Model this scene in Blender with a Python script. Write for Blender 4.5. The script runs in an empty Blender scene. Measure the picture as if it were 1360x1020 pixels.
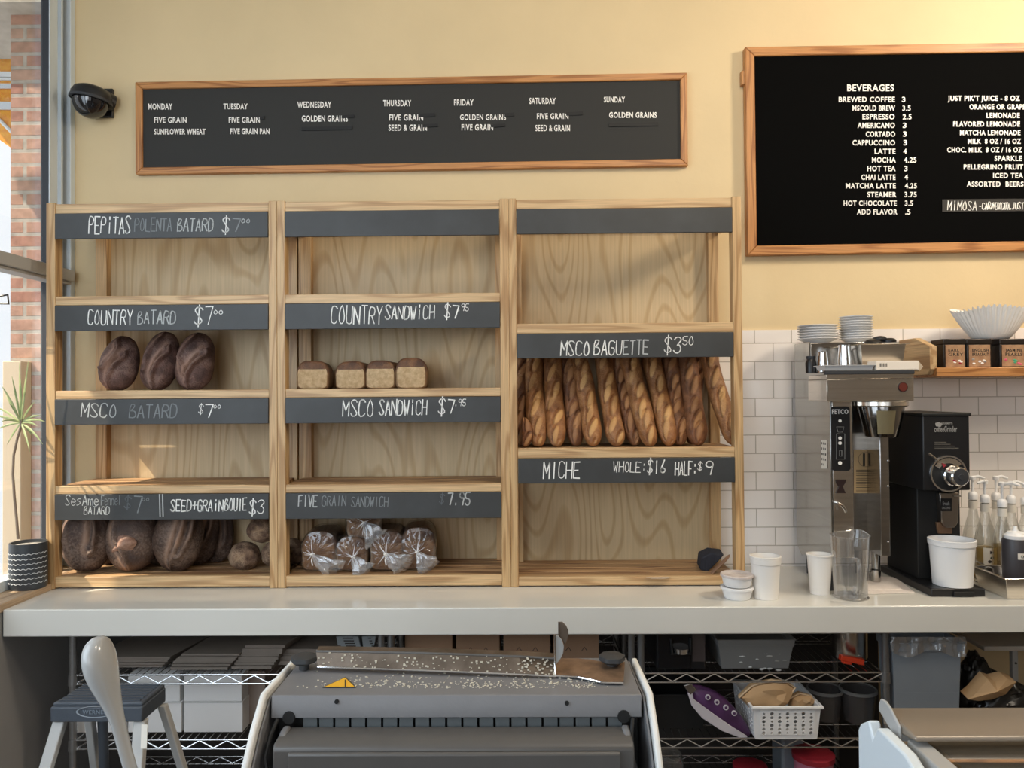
import bpy, bmesh, math, random
from mathutils import Vector, Matrix, noise
random.seed(7)
SC = bpy.context.scene
COL = SC.collection

# ------------------------------------------------------------------ camera, world, lights, exposure
F = 1010.0                       # focal length in pixels of the 1360 px wide frame
CAM = Vector((0.0, -3.24, 1.645))
YAW, PIT, ROL = (math.radians(a) for a in (0.56306, 0.74478, -0.41198))
FW = Vector((-math.sin(YAW)*math.cos(PIT), math.cos(YAW)*math.cos(PIT), math.sin(PIT)))
_r0 = Vector((math.cos(YAW), math.sin(YAW), 0)); _u0 = _r0.cross(FW)
RT = _r0*math.cos(ROL) + _u0*math.sin(ROL)
UP = -_r0*math.sin(ROL) + _u0*math.cos(ROL)
cd = bpy.data.cameras.new('camera'); cam = bpy.data.objects.new('camera', cd); COL.objects.link(cam)
cd.sensor_width = 36; cd.lens = F/1360*36; cd.clip_start = 0.05
cam.matrix_world = Matrix(((RT.x, UP.x, -FW.x, CAM.x), (RT.y, UP.y, -FW.y, CAM.y), (RT.z, UP.z, -FW.z, CAM.z), (0, 0, 0, 1)))
SC.camera = cam

SC.view_settings.view_transform = 'Standard'; SC.view_settings.look = 'None'
SC.view_settings.gamma = 1; SC.view_settings.use_curve_mapping = False
SC.view_settings.exposure = -0.08

W = bpy.data.worlds.new('sky'); SC.world = W; W.use_nodes = True
_bg = W.node_tree.nodes['Background']
_bg.inputs[0].default_value = (0.90, 0.95, 1.0, 1); _bg.inputs[1].default_value = 1.25

def lamp(name, kind, loc, target, energy, color, size=1.0, size_y=None, spread=None):
    l = bpy.data.lights.new(name, kind); l.energy = energy; l.color = color
    if kind == 'AREA':
        l.shape = 'RECTANGLE'; l.size = size; l.size_y = size_y or size
        if spread: l.spread = spread
    elif kind == 'SUN': l.angle = size
    else: l.shadow_soft_size = size
    o = bpy.data.objects.new(name, l); COL.objects.link(o); o.location = loc
    o.rotation_euler = (Vector(target)-Vector(loc)).to_track_quat('-Z', 'Y').to_euler()
    return o
# daylight outside the side window, daylight of the shopfront behind the camera, warm ceiling lamps
lamp('side_window_daylight', 'AREA', (-2.08, -2.3, 2.1), (-0.3, -0.95, 1.6), 72, (0.74, 0.87, 1.0), 2.6, 2.0)
lamp('shopfront_daylight', 'AREA', (-1.6, -6.2, 2.6), (-0.3, 0, 1.5), 60, (0.95, 0.97, 1.0), 3.6, 2.0)
lamp('ceiling_lamp_warm', 'AREA', (2.75, -1.35, 3.45), (0.9, 0, 1.6), 44, (1.0, 0.86, 0.68), 0.35, 0.35)
lamp('ceiling_lamp_warm', 'AREA', (1.0, -2.3, 3.55), (0.9, 0, 1.5), 26, (1.0, 0.87, 0.70), 0.6, 0.6)
sun = lamp('sun', 'SUN', (-6, -3, 6), (-6+0.80, -3+0.336, 6-1.00), 9.0, (1.0, 0.88, 0.70), 0.009)

# ------------------------------------------------------------------ pixel helpers (real planes in the room)
def ray(u, v): return FW*F + RT*(u-680) + UP*(510-v)
def P(u, v, Y):
    d = ray(u, v); return CAM + d*((Y-CAM.y)/d.y)
def G(u, v, z):
    d = ray(u, v); return CAM + d*((z-CAM.z)/d.z)
def S(Y): return (Y-CAM.y)/F      # metres per pixel at depth plane Y

# ------------------------------------------------------------------ mesh builder
class MB:
    def __init__(s): s.v = []; s.f = []; s.a = {}
    def add(s, vs, fs):
        n = len(s.v); s.v += [Vector(p) for p in vs]; s.f += [tuple(i+n for i in f) for f in fs]; return s
    def box(s, x0, x1, y0, y1, z0, z1):
        return s.add([(x0,y0,z0),(x1,y0,z0),(x1,y1,z0),(x0,y1,z0),(x0,y0,z1),(x1,y0,z1),(x1,y1,z1),(x0,y1,z1)],
            [(0,3,2,1),(4,5,6,7),(0,1,5,4),(1,2,6,5),(2,3,7,6),(3,0,4,7)])
    def obox(s, c, ax, ay, az):
        c, ax, ay, az = map(Vector, (c, ax, ay, az))
        return s.add([c-ax-ay-az, c+ax-ay-az, c+ax+ay-az, c-ax+ay-az, c-ax-ay+az, c+ax-ay+az, c+ax+ay+az, c-ax+ay+az],
            [(0,3,2,1),(4,5,6,7),(0,1,5,4),(1,2,6,5),(2,3,7,6),(3,0,4,7)])
    def prism(s, poly, off):
        n = len(poly); off = Vector(off); a = [Vector(p) for p in poly]
        return s.add(a+[p+off for p in a], [tuple(range(n)), tuple(range(2*n-1, n-1, -1))] + [(i, (i+1) % n, n+(i+1) % n, n+i) for i in range(n)])
    def tube(s, pts, r, n=8, caps=True, flat=1.0):
        pts = [Vector(p) for p in pts]; m = len(pts)
        rs = r if isinstance(r, (list, tuple)) else [r]*m
        vs = []; prev = None
        for i, p in enumerate(pts):
            t = (pts[min(i+1, m-1)]-pts[max(i-1, 0)]).normalized()
            if prev is None:
                a = Vector((0, 0, 1)) if abs(t.z) < .9 else Vector((1, 0, 0)); x = t.cross(a).normalized()
            else: x = (prev - t*prev.dot(t)).normalized()
            prev = x; y = t.cross(x)
            vs += [p + (x*math.cos(2*math.pi*k/n) + y*math.sin(2*math.pi*k/n)*flat)*rs[i] for k in range(n)]
        fs = [(i*n+k, i*n+(k+1) % n, (i+1)*n+(k+1) % n, (i+1)*n+k) for i in range(m-1) for k in range(n)]
        if caps: fs += [tuple(range(n-1, -1, -1)), tuple(range((m-1)*n, m*n))]
        return s.add(vs, fs)
    def cyl(s, p0, p1, r0, r1=None, n=16): return s.tube([p0, p1], [r0, r0 if r1 is None else r1], n)
    def lathe(s, prof, c=(0, 0, 0), n=32, sx=1, sy=1, M=None, flute=None, caps=False):
        c = Vector(c); vs = []
        for (r, z) in prof:
            for k in range(n):
                a = 2*math.pi*k/n; q = r*(1 if not flute else 1+flute(a, r, z))
                p = Vector((q*math.cos(a)*sx, q*math.sin(a)*sy, z)); vs.append(c + (M @ p if M else p))
        m = len(prof)
        fs = [(i*n+k, i*n+(k+1) % n, (i+1)*n+(k+1) % n, (i+1)*n+k) for i in range(m-1) for k in range(n)]
        if caps and prof[0][0] > 1e-6: fs.append(tuple(range(n-1, -1, -1)))
        if caps and prof[-1][0] > 1e-6: fs.append(tuple(range((m-1)*n, m*n)))
        return s.add(vs, fs)
    def grid(s, fn, nu, nv, wrap=False):
        vs = [fn(i/(nu if wrap else nu-1), j/(nv-1)) for j in range(nv) for i in range(nu)]
        fs = [(j*nu+i, j*nu+(i+1) % nu, (j+1)*nu+(i+1) % nu, (j+1)*nu+i) for j in range(nv-1) for i in range(nu if wrap else nu-1)]
        return s.add(vs, fs)
    def ell(s, c, rx, ry, rz, n=20, m=12):
        prof = [(max(math.sin(math.pi*i/m), 0), -math.cos(math.pi*i/m)) for i in range(m+1)]
        return s.lathe([(r if 0 < i < m else 0, z) for i, (r, z) in enumerate(prof)], c, n, M=Matrix.Diagonal((rx, ry, rz)))
    def xf(s, M):
        s.v = [M @ p for p in s.v]; return s
    def bb(s):
        return [(min(p[k] for p in s.v), max(p[k] for p in s.v)) for k in range(3)]

def setp(o, label=None, cat=None, group=None, kind=None):
    if label: o['label'] = label
    if cat: o['category'] = cat
    if group: o['group'] = group
    if kind: o['kind'] = kind
    return o

def make_mesh(name, mb, mat, origin, smooth=40, merge=False):
    me = bpy.data.meshes.new(name)
    o = Vector(origin)
    me.from_pydata([p-o for p in mb.v], [], mb.f)
    for k, vals in mb.a.items():
        at = me.attributes.new(k, 'FLOAT', 'POINT'); at.data.foreach_set('value', vals)
    bm = bmesh.new(); bm.from_mesh(me)
    if not mb.a or merge: bmesh.ops.remove_doubles(bm, verts=bm.verts, dist=1e-6)
    bmesh.ops.recalc_face_normals(bm, faces=bm.faces)
    bm.to_mesh(me); bm.free()
    if smooth:
        me.polygons.foreach_set('use_smooth', [True]*len(me.polygons))
        me.set_sharp_from_angle(angle=math.radians(smooth))
    me.materials.append(mat)
    return me

def thing(name, label, cat, loc, group=None):
    o = bpy.data.objects.new(name, None); COL.objects.link(o); o.location = loc; o.empty_display_size = .05
    o['_w'] = 0; del o['_w']
    return setp(o, label, cat, group)
def _root_loc(p):
    l = Vector((0, 0, 0))
    while p is not None: l += p.location; p = p.parent
    return l
def part(name, mb, mat, parent, smooth=40, bev=0, label=None, sub=0, solid=0, kind=None):
    """a mesh built in room coordinates, linked under its thing (or under a part)"""
    me = make_mesh(name, mb, mat, _root_loc(parent), smooth)
    o = bpy.data.objects.new(name, me); COL.objects.link(o); o.parent = parent
    mods(o, bev, sub, solid)
    if label: o['label'] = label
    if kind: o['kind'] = kind
    return o
def mods(o, bev, sub, solid):
    if solid:
        m = o.modifiers.new('solid', 'SOLIDIFY'); m.thickness = solid; m.offset = 0
    if bev:
        m = o.modifiers.new('bevel', 'BEVEL'); m.width = bev; m.segments = 2; m.limit_method = 'ANGLE'; m.angle_limit = math.radians(40); m.harden_normals = False
    if sub:
        m = o.modifiers.new('subd', 'SUBSURF'); m.levels = sub; m.render_levels = sub
def single(name, mb, mat, label, cat, group=None, smooth=40, bev=0, sub=0, solid=0, kind=None):
    b = mb.bb(); org = ((b[0][0]+b[0][1])/2, (b[1][0]+b[1][1])/2, b[2][0])
    me = make_mesh(name, mb, mat, org, smooth)
    o = bpy.data.objects.new(name, me); COL.objects.link(o); o.location = org
    mods(o, bev, sub, solid)
    return setp(o, label, cat, group, kind)
def struct(name, mb, mat, bev=0, smooth=40, label=None, cat=None):
    return single(name, mb, mat, label, cat, None, smooth, bev, kind='structure')

# ------------------------------------------------------------------ materials (all procedural)
def N(nt, t, **kw):
    n = nt.nodes.new(t)
    for k, v in kw.items():
        if k.startswith('i_'):
            k2 = k[2:]; n.inputs[int(k2) if k2.isdigit() else k2.replace('_', ' ')].default_value = v
        else: setattr(n, k, v)
    return n
def c4(c): return (c[0], c[1], c[2], 1)
def srgb(r, g, b):
    f = lambda x: (x/255/12.92) if x/255 <= .04045 else ((x/255+.055)/1.055)**2.4
    return (f(r), f(g), f(b))
def base(name, rough=.5, metal=0.0, color=(.5, .5, .5)):
    m = bpy.data.materials.new(name); m.use_nodes = True; nt = m.node_tree; b = nt.nodes['Principled BSDF']
    b.inputs['Roughness'].default_value = rough; b.inputs['Metallic'].default_value = metal; b.inputs['Base Color'].default_value = c4(color)
    return m, nt, b
def M(name, color, rough=.5, metal=0.0, var=0, vscale=8, bump=0, bscale=60, stretch=(1, 1, 1), color2=None, lo=.35, hi=.65, spec=None, trans=0, ior=1.45, coat=0, detail=4):
    m, nt, b = base(name, rough, metal, color); L = nt.links.new
    if spec is not None: b.inputs['Specular IOR Level'].default_value = spec
    if trans: b.inputs['Transmission Weight'].default_value = trans; b.inputs['IOR'].default_value = ior
    if coat: b.inputs['Coat Weight'].default_value = coat
    tc = N(nt, 'ShaderNodeTexCoord'); mp = N(nt, 'ShaderNodeMapping'); mp.inputs['Scale'].default_value = stretch
    L(tc.outputs['Object'], mp.inputs[0])
    if var or color2:
        if color2 is None: color2 = tuple(min(1, c*(1+var)) for c in color); color = tuple(c*(1-var) for c in color)
        nz = N(nt, 'ShaderNodeTexNoise', i_Scale=vscale, i_Detail=detail, i_Roughness=.6); L(mp.outputs[0], nz.inputs['Vector'])
        cr = N(nt, 'ShaderNodeValToRGB'); cr.color_ramp.elements[0].position = lo; cr.color_ramp.elements[1].position = hi
        cr.color_ramp.elements[0].color = c4(color); cr.color_ramp.elements[1].color = c4(color2)
        L(nz.outputs[0], cr.inputs[0]); L(cr.outputs[0], b.inputs['Base Color'])
    if bump:
        n2 = N(nt, 'ShaderNodeTexNoise', i_Scale=bscale, i_Detail=3); L(mp.outputs[0], n2.inputs['Vector'])
        bp = N(nt, 'ShaderNodeBump', i_Strength=bump, i_Distance=.01); L(n2.outputs[0], bp.inputs['Height']); L(bp.outputs[0], b.inputs['Normal'])
    return m
def wood(name, c1, c2, axis='Z', rings=9.0, across=7.0, along=.55, rough=.5, streak=.35, ramp=(0, .55)):
    """grain as contour lines of a stretched noise: lines run along the given axis"""
    m, nt, b = base(name, rough); L = nt.links.new
    tc = N(nt, 'ShaderNodeTexCoord'); oi = N(nt, 'ShaderNodeObjectInfo'); mp = N(nt, 'ShaderNodeMapping')
    sc = {'X': (along, across, across), 'Y': (across, along, across), 'Z': (across, across, along)}[axis]
    mp.inputs['Scale'].default_value = sc
    vm = N(nt, 'ShaderNodeVectorMath', operation='MULTIPLY_ADD'); vm.inputs[1].default_value = (9, 7, 5)
    cb = N(nt, 'ShaderNodeCombineXYZ')
    for k in range(3): L(oi.outputs['Random'], cb.inputs[k])
    L(cb.outputs[0], vm.inputs[0]); L(tc.outputs['Object'], vm.inputs[2]); L(vm.outputs[0], mp.inputs[0])
    nz = N(nt, 'ShaderNodeTexNoise', i_Scale=1.0, i_Detail=1.2, i_Roughness=.35); L(mp.outputs[0], nz.inputs['Vector'])
    mu = N(nt, 'ShaderNodeMath', operation='MULTIPLY', i_1=rings*6.283); L(nz.outputs[0], mu.inputs[0])
    sn = N(nt, 'ShaderNodeMath', operation='SINE'); L(mu.outputs[0], sn.inputs[0])
    mr = N(nt, 'ShaderNodeMapRange', i_1=-1.0, i_2=1.0); L(sn.outputs[0], mr.inputs[0])
    cr = N(nt, 'ShaderNodeValToRGB'); e = cr.color_ramp.elements
    e[0].position = ramp[0]; e[0].color = c4(c2); e[1].position = ramp[1]; e[1].color = c4(c1)
    L(mr.outputs[0], cr.inputs[0])
    mp2 = N(nt, 'ShaderNodeMapping'); mp2.inputs['Scale'].default_value = tuple(s*(28 if s == across else 4) for s in sc)
    L(vm.outputs[0], mp2.inputs[0])
    n2 = N(nt, 'ShaderNodeTexNoise', i_Scale=1.0, i_Detail=3); L(mp2.outputs[0], n2.inputs['Vector'])
    m2 = N(nt, 'ShaderNodeMapRange', i_1=.35, i_2=.65, i_3=1-streak, i_4=1+streak*.3); L(n2.outputs[0], m2.inputs[0])
    mx = N(nt, 'ShaderNodeMix', data_type='RGBA', blend_type='MULTIPLY'); mx.inputs[0].default_value = 1
    L(cr.outputs[0], mx.inputs[6]); L(m2.outputs[0], mx.inputs[7]); L(mx.outputs[2], b.inputs['Base Color'])
    return m
def clear(name, tint=(1, 1, 1), gloss=.12, rough=.08, haze=0.0, hazecol=(.8, .8, .8)):
    """thin clear plastic / pane: see-through with a sheen; optional milky haze"""
    m = bpy.data.materials.new(name); m.use_nodes = True; nt = m.node_tree; nt.nodes.clear(); L = nt.links.new
    out = N(nt, 'ShaderNodeOutputMaterial'); tr = N(nt, 'ShaderNodeBsdfTransparent'); tr.inputs[0].default_value = c4(tint)
    gl = N(nt, 'ShaderNodeBsdfGlossy'); gl.inputs['Roughness'].default_value = rough
    lw = N(nt, 'ShaderNodeLayerWeight'); lw.inputs[0].default_value = .35
    mr = N(nt, 'ShaderNodeMapRange', i_3=gloss*.4, i_4=min(1, gloss*4)); L(lw.outputs['Facing'], mr.inputs[0])
    mx = N(nt, 'ShaderNodeMixShader'); L(mr.outputs[0], mx.inputs[0]); L(tr.outputs[0], mx.inputs[1]); L(gl.outputs[0], mx.inputs[2])
    last = mx
    if haze:
        df = N(nt, 'ShaderNodeBsdfDiffuse'); df.inputs[0].default_value = c4(hazecol)
        tl = N(nt, 'ShaderNodeBsdfTranslucent'); tl.inputs[0].default_value = c4(hazecol)
        ad = N(nt, 'ShaderNodeMixShader', i_0=.35); L(df.outputs[0], ad.inputs[1]); L(tl.outputs[0], ad.inputs[2])
        m2 = N(nt, 'ShaderNodeMixShader', i_0=haze); L(mx.outputs[0], m2.inputs[1]); L(ad.outputs[0], m2.inputs[2]); last = m2
    L(last.outputs[0], out.inputs[0])
    return m
def bricks(name, c1, c2, mortar, bw, bh, ms, plane='XZ', rough=.5, bump=.3, off=(0, 0), var=.0):
    m, nt, b = base(name, rough); L = nt.links.new
    tc = N(nt, 'ShaderNodeTexCoord'); gm = N(nt, 'ShaderNodeNewGeometry'); sp = N(nt, 'ShaderNodeSeparateXYZ'); cb = N(nt, 'ShaderNodeCombineXYZ')
    L(gm.outputs['Position'], sp.inputs[0]); L(sp.outputs['XYZ'.index(plane[0])], cb.inputs[0]); L(sp.outputs['XYZ'.index(plane[1])], cb.inputs[1])
    mp = N(nt, 'ShaderNodeMapping'); mp.inputs['Location'].default_value = (off[0], off[1], 0); L(cb.outputs[0], mp.inputs[0])
    bt = N(nt, 'ShaderNodeTexBrick', i_Scale=1.0); bt.inputs['Brick Width'].default_value = bw; bt.inputs['Row Height'].default_value = bh
    bt.inputs['Mortar Size'].default_value = ms; bt.inputs['Mortar Smooth'].default_value = .25; bt.inputs['Bias'].default_value = 0
    bt.inputs['Color1'].default_value = c4(c1); bt.inputs['Color2'].default_value = c4(c2); bt.inputs['Mortar'].default_value = c4(mortar)
    L(mp.outputs[0], bt.inputs['Vector'])
    src = bt.outputs['Color']
    if var:
        nz = N(nt, 'ShaderNodeTexNoise', i_Scale=22, i_Detail=4); L(mp.outputs[0], nz.inputs['Vector'])
        mr = N(nt, 'ShaderNodeMapRange', i_1=.3, i_2=.7, i_3=1-var, i_4=1+var); L(nz.outputs[0], mr.inputs[0])
        mx = N(nt, 'ShaderNodeMix', data_type='RGBA', blend_type='MULTIPLY'); mx.inputs[0].default_value = 1
        L(src, mx.inputs[6]); L(mr.outputs[0], mx.inputs[7]); src = mx.outputs[2]
    L(src, b.inputs['Base Color'])
    bp = N(nt, 'ShaderNodeBump', i_Strength=bump, i_Distance=.004); bp.invert = True; L(bt.outputs['Fac'], bp.inputs['Height']); L(bp.outputs[0], b.inputs['Normal'])
    return m
def crust(name, dark, mid, open_c, flour=.0, flour_c=(.62, .5, .38), scale=26, rough=.65, bump=.5, mottled=.5):
    """bread crust; the point attribute 'crumb' marks where the crust opened along a score"""
    m, nt, b = base(name, rough); L = nt.links.new
    tc = N(nt, 'ShaderNodeTexCoord'); oi = N(nt, 'ShaderNodeObjectInfo')
    vm = N(nt, 'ShaderNodeVectorMath', operation='ADD'); cb = N(nt, 'ShaderNodeCombineXYZ')
    for k in range(3): L(oi.outputs['Random'], cb.inputs[k])
    L(tc.outputs['Object'], vm.inputs[0]); L(cb.outputs[0], vm.inputs[1])
    nz = N(nt, 'ShaderNodeTexNoise', i_Scale=scale, i_Detail=6, i_Roughness=.65); L(vm.outputs[0], nz.inputs['Vector'])
    cr = N(nt, 'ShaderNodeValToRGB'); e = cr.color_ramp.elements; e[0].position = .36; e[0].color = c4(dark); e[1].position = .66; e[1].color = c4(mid)
    L(nz.outputs[0], cr.inputs[0])
    at = N(nt, 'ShaderNodeAttribute', attribute_name='crumb')
    mx = N(nt, 'ShaderNodeMix', data_type='RGBA'); L(at.outputs['Fac'], mx.inputs[0]); L(cr.outputs[0], mx.inputs[6]); mx.inputs[7].default_value = c4(open_c)
    src = mx.outputs[2]
    n3 = N(nt, 'ShaderNodeTexNoise', i_Scale=scale*9, i_Detail=3); L(vm.outputs[0], n3.inputs['Vector'])
    if flour:
        n2 = N(nt, 'ShaderNodeTexNoise', i_Scale=scale*.5, i_Detail=2); L(vm.outputs[0], n2.inputs['Vector'])
        mm = N(nt, 'ShaderNodeMath', operation='MULTIPLY'); L(n2.outputs[0], mm.inputs[0]); L(n3.outputs[0], mm.inputs[1])
        mr = N(nt, 'ShaderNodeMapRange', i_1=.24, i_2=.36, i_3=0, i_4=flour); L(mm.outputs[0], mr.inputs[0])
        m3 = N(nt, 'ShaderNodeMix', data_type='RGBA'); L(mr.outputs[0], m3.inputs[0]); L(src, m3.inputs[6]); m3.inputs[7].default_value = c4(flour_c); src = m3.outputs[2]
    L(src, b.inputs['Base Color'])
    ad = N(nt, 'ShaderNodeMath', operation='ADD'); L(nz.outputs[0], ad.inputs[0]); L(n3.outputs[0], ad.inputs[1])
    bp = N(nt, 'ShaderNodeBump', i_Strength=bump, i_Distance=.006); L(ad.outputs[0], bp.inputs['Height']); L(bp.outputs[0], b.inputs['Normal'])
    return m

m_wall = M('yellow_wall_paint', srgb(216, 194, 152), .6, var=.03, vscale=2.5, bump=.06, bscale=45)
m_tile = bricks('white_subway_tile', srgb(245, 239, 234), srgb(241, 235, 230), srgb(190, 182, 172), .1565, .0777, .0022, 'XZ', .18, .5, off=(.02, .013))
m_ceil = M('white_ceiling', srgb(225, 220, 210), .8)
m_floor = M('dark_grey_floor', srgb(98, 92, 86), .45, var=.15, vscale=5)
m_dado = M('grey_painted_wall', srgb(150, 148, 146), .6, var=.04, vscale=4)
m_brick = bricks('red_brick', srgb(182, 146, 128), srgb(164, 118, 102), srgb(172, 164, 154), .2032, .0677, .010, 'XZ', .85, .8, off=(.06, .0), var=.22)
m_alu = M('pale_aluminium', srgb(206, 216, 222), .45)
m_room = M('neutral_room_paint', srgb(186, 170, 150), .8)
m_alug = M('grey_aluminium', srgb(176, 175, 172), .45)
m_black = M('black_plastic', srgb(26, 26, 28), .35)
m_blackm = M('black_matte', srgb(20, 20, 20), .6)
m_gap = M('dark_rubber_channel', srgb(48, 50, 54), .6)
m_pane = clear('window_glass', (1, 1, 1), .06, .02)
m_oakx = wood('oak_grain_lengthwise', srgb(214, 180, 134), srgb(184, 146, 102), 'X', 5, 22, 1.6, .45, .25)
m_oakz = wood('oak_grain_upright', srgb(206, 170, 122), srgb(174, 134, 88), 'Z', 5, 24, 1.6, .45, .25)
m_oaky = wood('oak_grain_deep', srgb(204, 172, 128), srgb(174, 136, 94), 'Y', 5, 24, 1.6, .5, .25)
m_ply = wood('oak_plywood', srgb(202, 178, 138), srgb(186, 158, 116), 'Z', 15, 4.2, .85, .5, .10, ramp=(0, .32))
m_slat = wood('worn_shelf_slats', srgb(196, 156, 112), srgb(142, 104, 72), 'X', 5, 18, 1.2, .6, .45)
m_framex = wood('honey_oak_frame', srgb(198, 140, 84), srgb(160, 104, 56), 'X', 5, 30, 2, .45, .3)
m_framez = wood('honey_oak_frame_upright', srgb(198, 140, 84), srgb(160, 104, 56), 'Z', 5, 30, 2, .45, .3)
m_sill = wood('light_wood_sill', srgb(196, 170, 140), srgb(160, 132, 104), 'Y', 5, 14, 1, .5, .25)
m_chalkb = M('chalkboard_grey', srgb(54, 55, 55), .5, color2=srgb(63, 65, 66), vscale=7, lo=.4, hi=.75)
m_felt = M('black_felt_grooved', srgb(42, 42, 40), .75)
m_felt2 = M('black_letterboard', srgb(8, 8, 8), .9, spec=.05)
m_white = M('white_letter_plastic', srgb(245, 242, 236), .4)
m_strip = M('black_strip', srgb(10, 10, 10), .6)
CH = {k: M('chalk_'+k, c, .9) for k, c in dict(bright=srgb(240, 240, 236), mid=srgb(186, 189, 188), faint=srgb(132, 137, 139), ghost=srgb(98, 103, 106)).items()}
m_counter = M('off_white_laminate', srgb(222, 220, 212), .12, var=.012, vscale=3)
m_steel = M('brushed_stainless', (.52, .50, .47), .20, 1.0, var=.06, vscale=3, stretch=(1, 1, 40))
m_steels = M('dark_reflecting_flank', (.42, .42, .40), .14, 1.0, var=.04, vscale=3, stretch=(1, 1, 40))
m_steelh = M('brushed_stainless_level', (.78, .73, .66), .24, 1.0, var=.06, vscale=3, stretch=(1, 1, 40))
m_chrome = M('chrome', (.8, .8, .8), .08, 1.0)
m_wire = M('chromed_wire', (.58, .58, .58), .25, 1.0)
m_wired = M('grey_rack_post', (.30, .30, .30), .35, .8)
m_cream = M('white_paper_cup', srgb(240, 236, 230), .5)
m_china = M('white_china', srgb(222, 222, 222), .15)
m_cup = M('white_plastic_tub', srgb(240, 240, 240), .35)
m_clearp = clear('clear_acrylic', (.93, .93, .92), .22, .06, .10, (.75, .74, .74))
m_milky = clear('translucent_plastic', (.85, .85, .85), .12, .3, .72, srgb(168, 168, 166))
m_tubm = clear('clear_grey_tub', (.8, .8, .8), .14, .2, .5, srgb(110, 106, 104))
m_bagf = clear('clear_bag_film', (.96, .96, .96), .16, .10, .02, (.9, .9, .92))
m_liner = clear('clear_bin_liner', (.95, .95, .95), .30, .18, .30, (.72, .70, .68))
m_glass = clear('clear_glass', (.93, .94, .93), .18, .03, .05, (.8, .8, .78))
m_kraft = M('kraft_paper', srgb(196, 160, 118), .75, var=.06, vscale=6)
m_card = M('brown_cardboard', srgb(150, 118, 92), .8, var=.04, vscale=5)
m_wbox = M('white_cardboard', srgb(226, 224, 222), .6)
m_pbag = M('grey_brown_paper_bags', srgb(126, 116, 106), .8, var=.05, vscale=9)
m_slic = M('grey_machine_paint', srgb(118, 118, 120), .42, var=.05, vscale=9, bump=.03, bscale=140)
m_slicd = M('dark_grey_machine_paint', srgb(86, 83, 80), .4, var=.05, vscale=9)
m_slice = M('pale_edge_paint', srgb(226, 226, 222), .4)
m_lever = M('grey_lever_plastic', srgb(168, 168, 166), .22, coat=.3)
m_bare = M('crumby_bare_steel', (.24, .19, .15), .4, .7, color2=(.13, .10, .075), vscale=14)
m_yel = M('warning_yellow', srgb(232, 176, 44), .5)
m_crumb = M('bread_crumbs', srgb(206, 200, 184), .9)
m_navy = M('blue_grey_stool_plastic', srgb(66, 72, 80), .5, bump=.1, bscale=90)
m_gray = M('blue_grey_bin_plastic', srgb(134, 142, 150), .5, var=.03)
m_casew = M('pale_case_panel', srgb(222, 232, 238), .3)
m_caset = M('bronze_grey_bar', srgb(150, 138, 124), .35, .3)
m_purple = M('purple_bag_film', srgb(84, 52, 92), .3, var=.25, vscale=14)
m_lav = M('white_bag_band', srgb(206, 200, 206), .4)
m_red = M('red_plastic', srgb(150, 38, 50), .4)
m_orange = M('orange_red_clip', srgb(240, 74, 40), .4)
m_leaf = M('green_leaf', srgb(132, 148, 100), .5, color2=srgb(180, 188, 134), vscale=18)
m_stem = M('grey_brown_stem', srgb(128, 112, 98), .7)
m_pot = M('black_glazed_pot', srgb(54, 58, 62), .35)
m_potw = M('white_wave_glaze', srgb(196, 200, 202), .5)
m_gravel = M('grey_potting_gravel', srgb(170, 166, 158), .9, var=.35, vscale=90, bump=.8, bscale=90)
m_orglass = M('orange_pebbled_panel', srgb(232, 142, 34), .4, color2=srgb(246, 180, 60), vscale=40, bump=.3, bscale=70)
m_tan = M('tan_post', srgb(206, 190, 166), .7)
m_conc = M('grey_concrete', srgb(168, 162, 152), .85, var=.12, vscale=14)
m_tin = M('dark_tin', srgb(52, 46, 42), .35, .5)
m_brush = M('dark_blue_black_bristle', srgb(38, 40, 50), .8, var=.3, vscale=120, stretch=(1, 1, .1))
m_hwood = M('worn_brown_wood', srgb(140, 108, 84), .6, var=.15, vscale=20)
m_cloth = M('off_white_cloth', srgb(232, 222, 214), .8, var=.04, vscale=30)
m_label = M('tan_paper_label', srgb(196, 168, 126), .7)
m_labelw = M('white_paper_label', srgb(226, 220, 208), .6)
m_ink = M('dark_ink', srgb(42, 36, 32), .7)
m_syrup = M('pale_syrup', srgb(206, 186, 120), .1, trans=.8, ior=1.36)
m_batard = crust('dark_batard_crust', srgb(66, 44, 38), srgb(112, 82, 72), srgb(156, 122, 104), .25, srgb(170, 146, 132), 22)
m_miche = crust('dark_floured_crust', srgb(52, 36, 29), srgb(86, 64, 51), srgb(146, 116, 96), .22, srgb(160, 140, 124), 14)
m_boule = crust('seeded_brown_crust', srgb(84, 60, 46), srgb(152, 122, 98), srgb(160, 130, 100), .5, srgb(186, 160, 132), 34, bump=.9)
m_bag = crust('golden_baguette_crust', srgb(116, 72, 38), srgb(168, 114, 66), srgb(200, 152, 94), .2, srgb(214, 178, 132), 26, .5)
m_bagd = crust('dark_baguette_crust', srgb(92, 56, 34), srgb(136, 88, 54), srgb(166, 118, 74), .15, srgb(190, 150, 110), 26, .5)
m_loaf = crust('dark_pan_loaf_crust', srgb(74, 48, 34), srgb(120, 82, 54), srgb(206, 172, 124), .1, srgb(190, 160, 120), 24, .6)
m_cutb = crust('brown_loaf_end', srgb(110, 78, 54), srgb(146, 108, 76), srgb(146, 108, 76), .0, scale=50, rough=.9, bump=.6)
m_cut = crust('pale_wheat_crumb', srgb(190, 160, 120), srgb(220, 194, 154), srgb(220, 194, 154), .0, scale=60, rough=.9, bump=.8)
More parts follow.
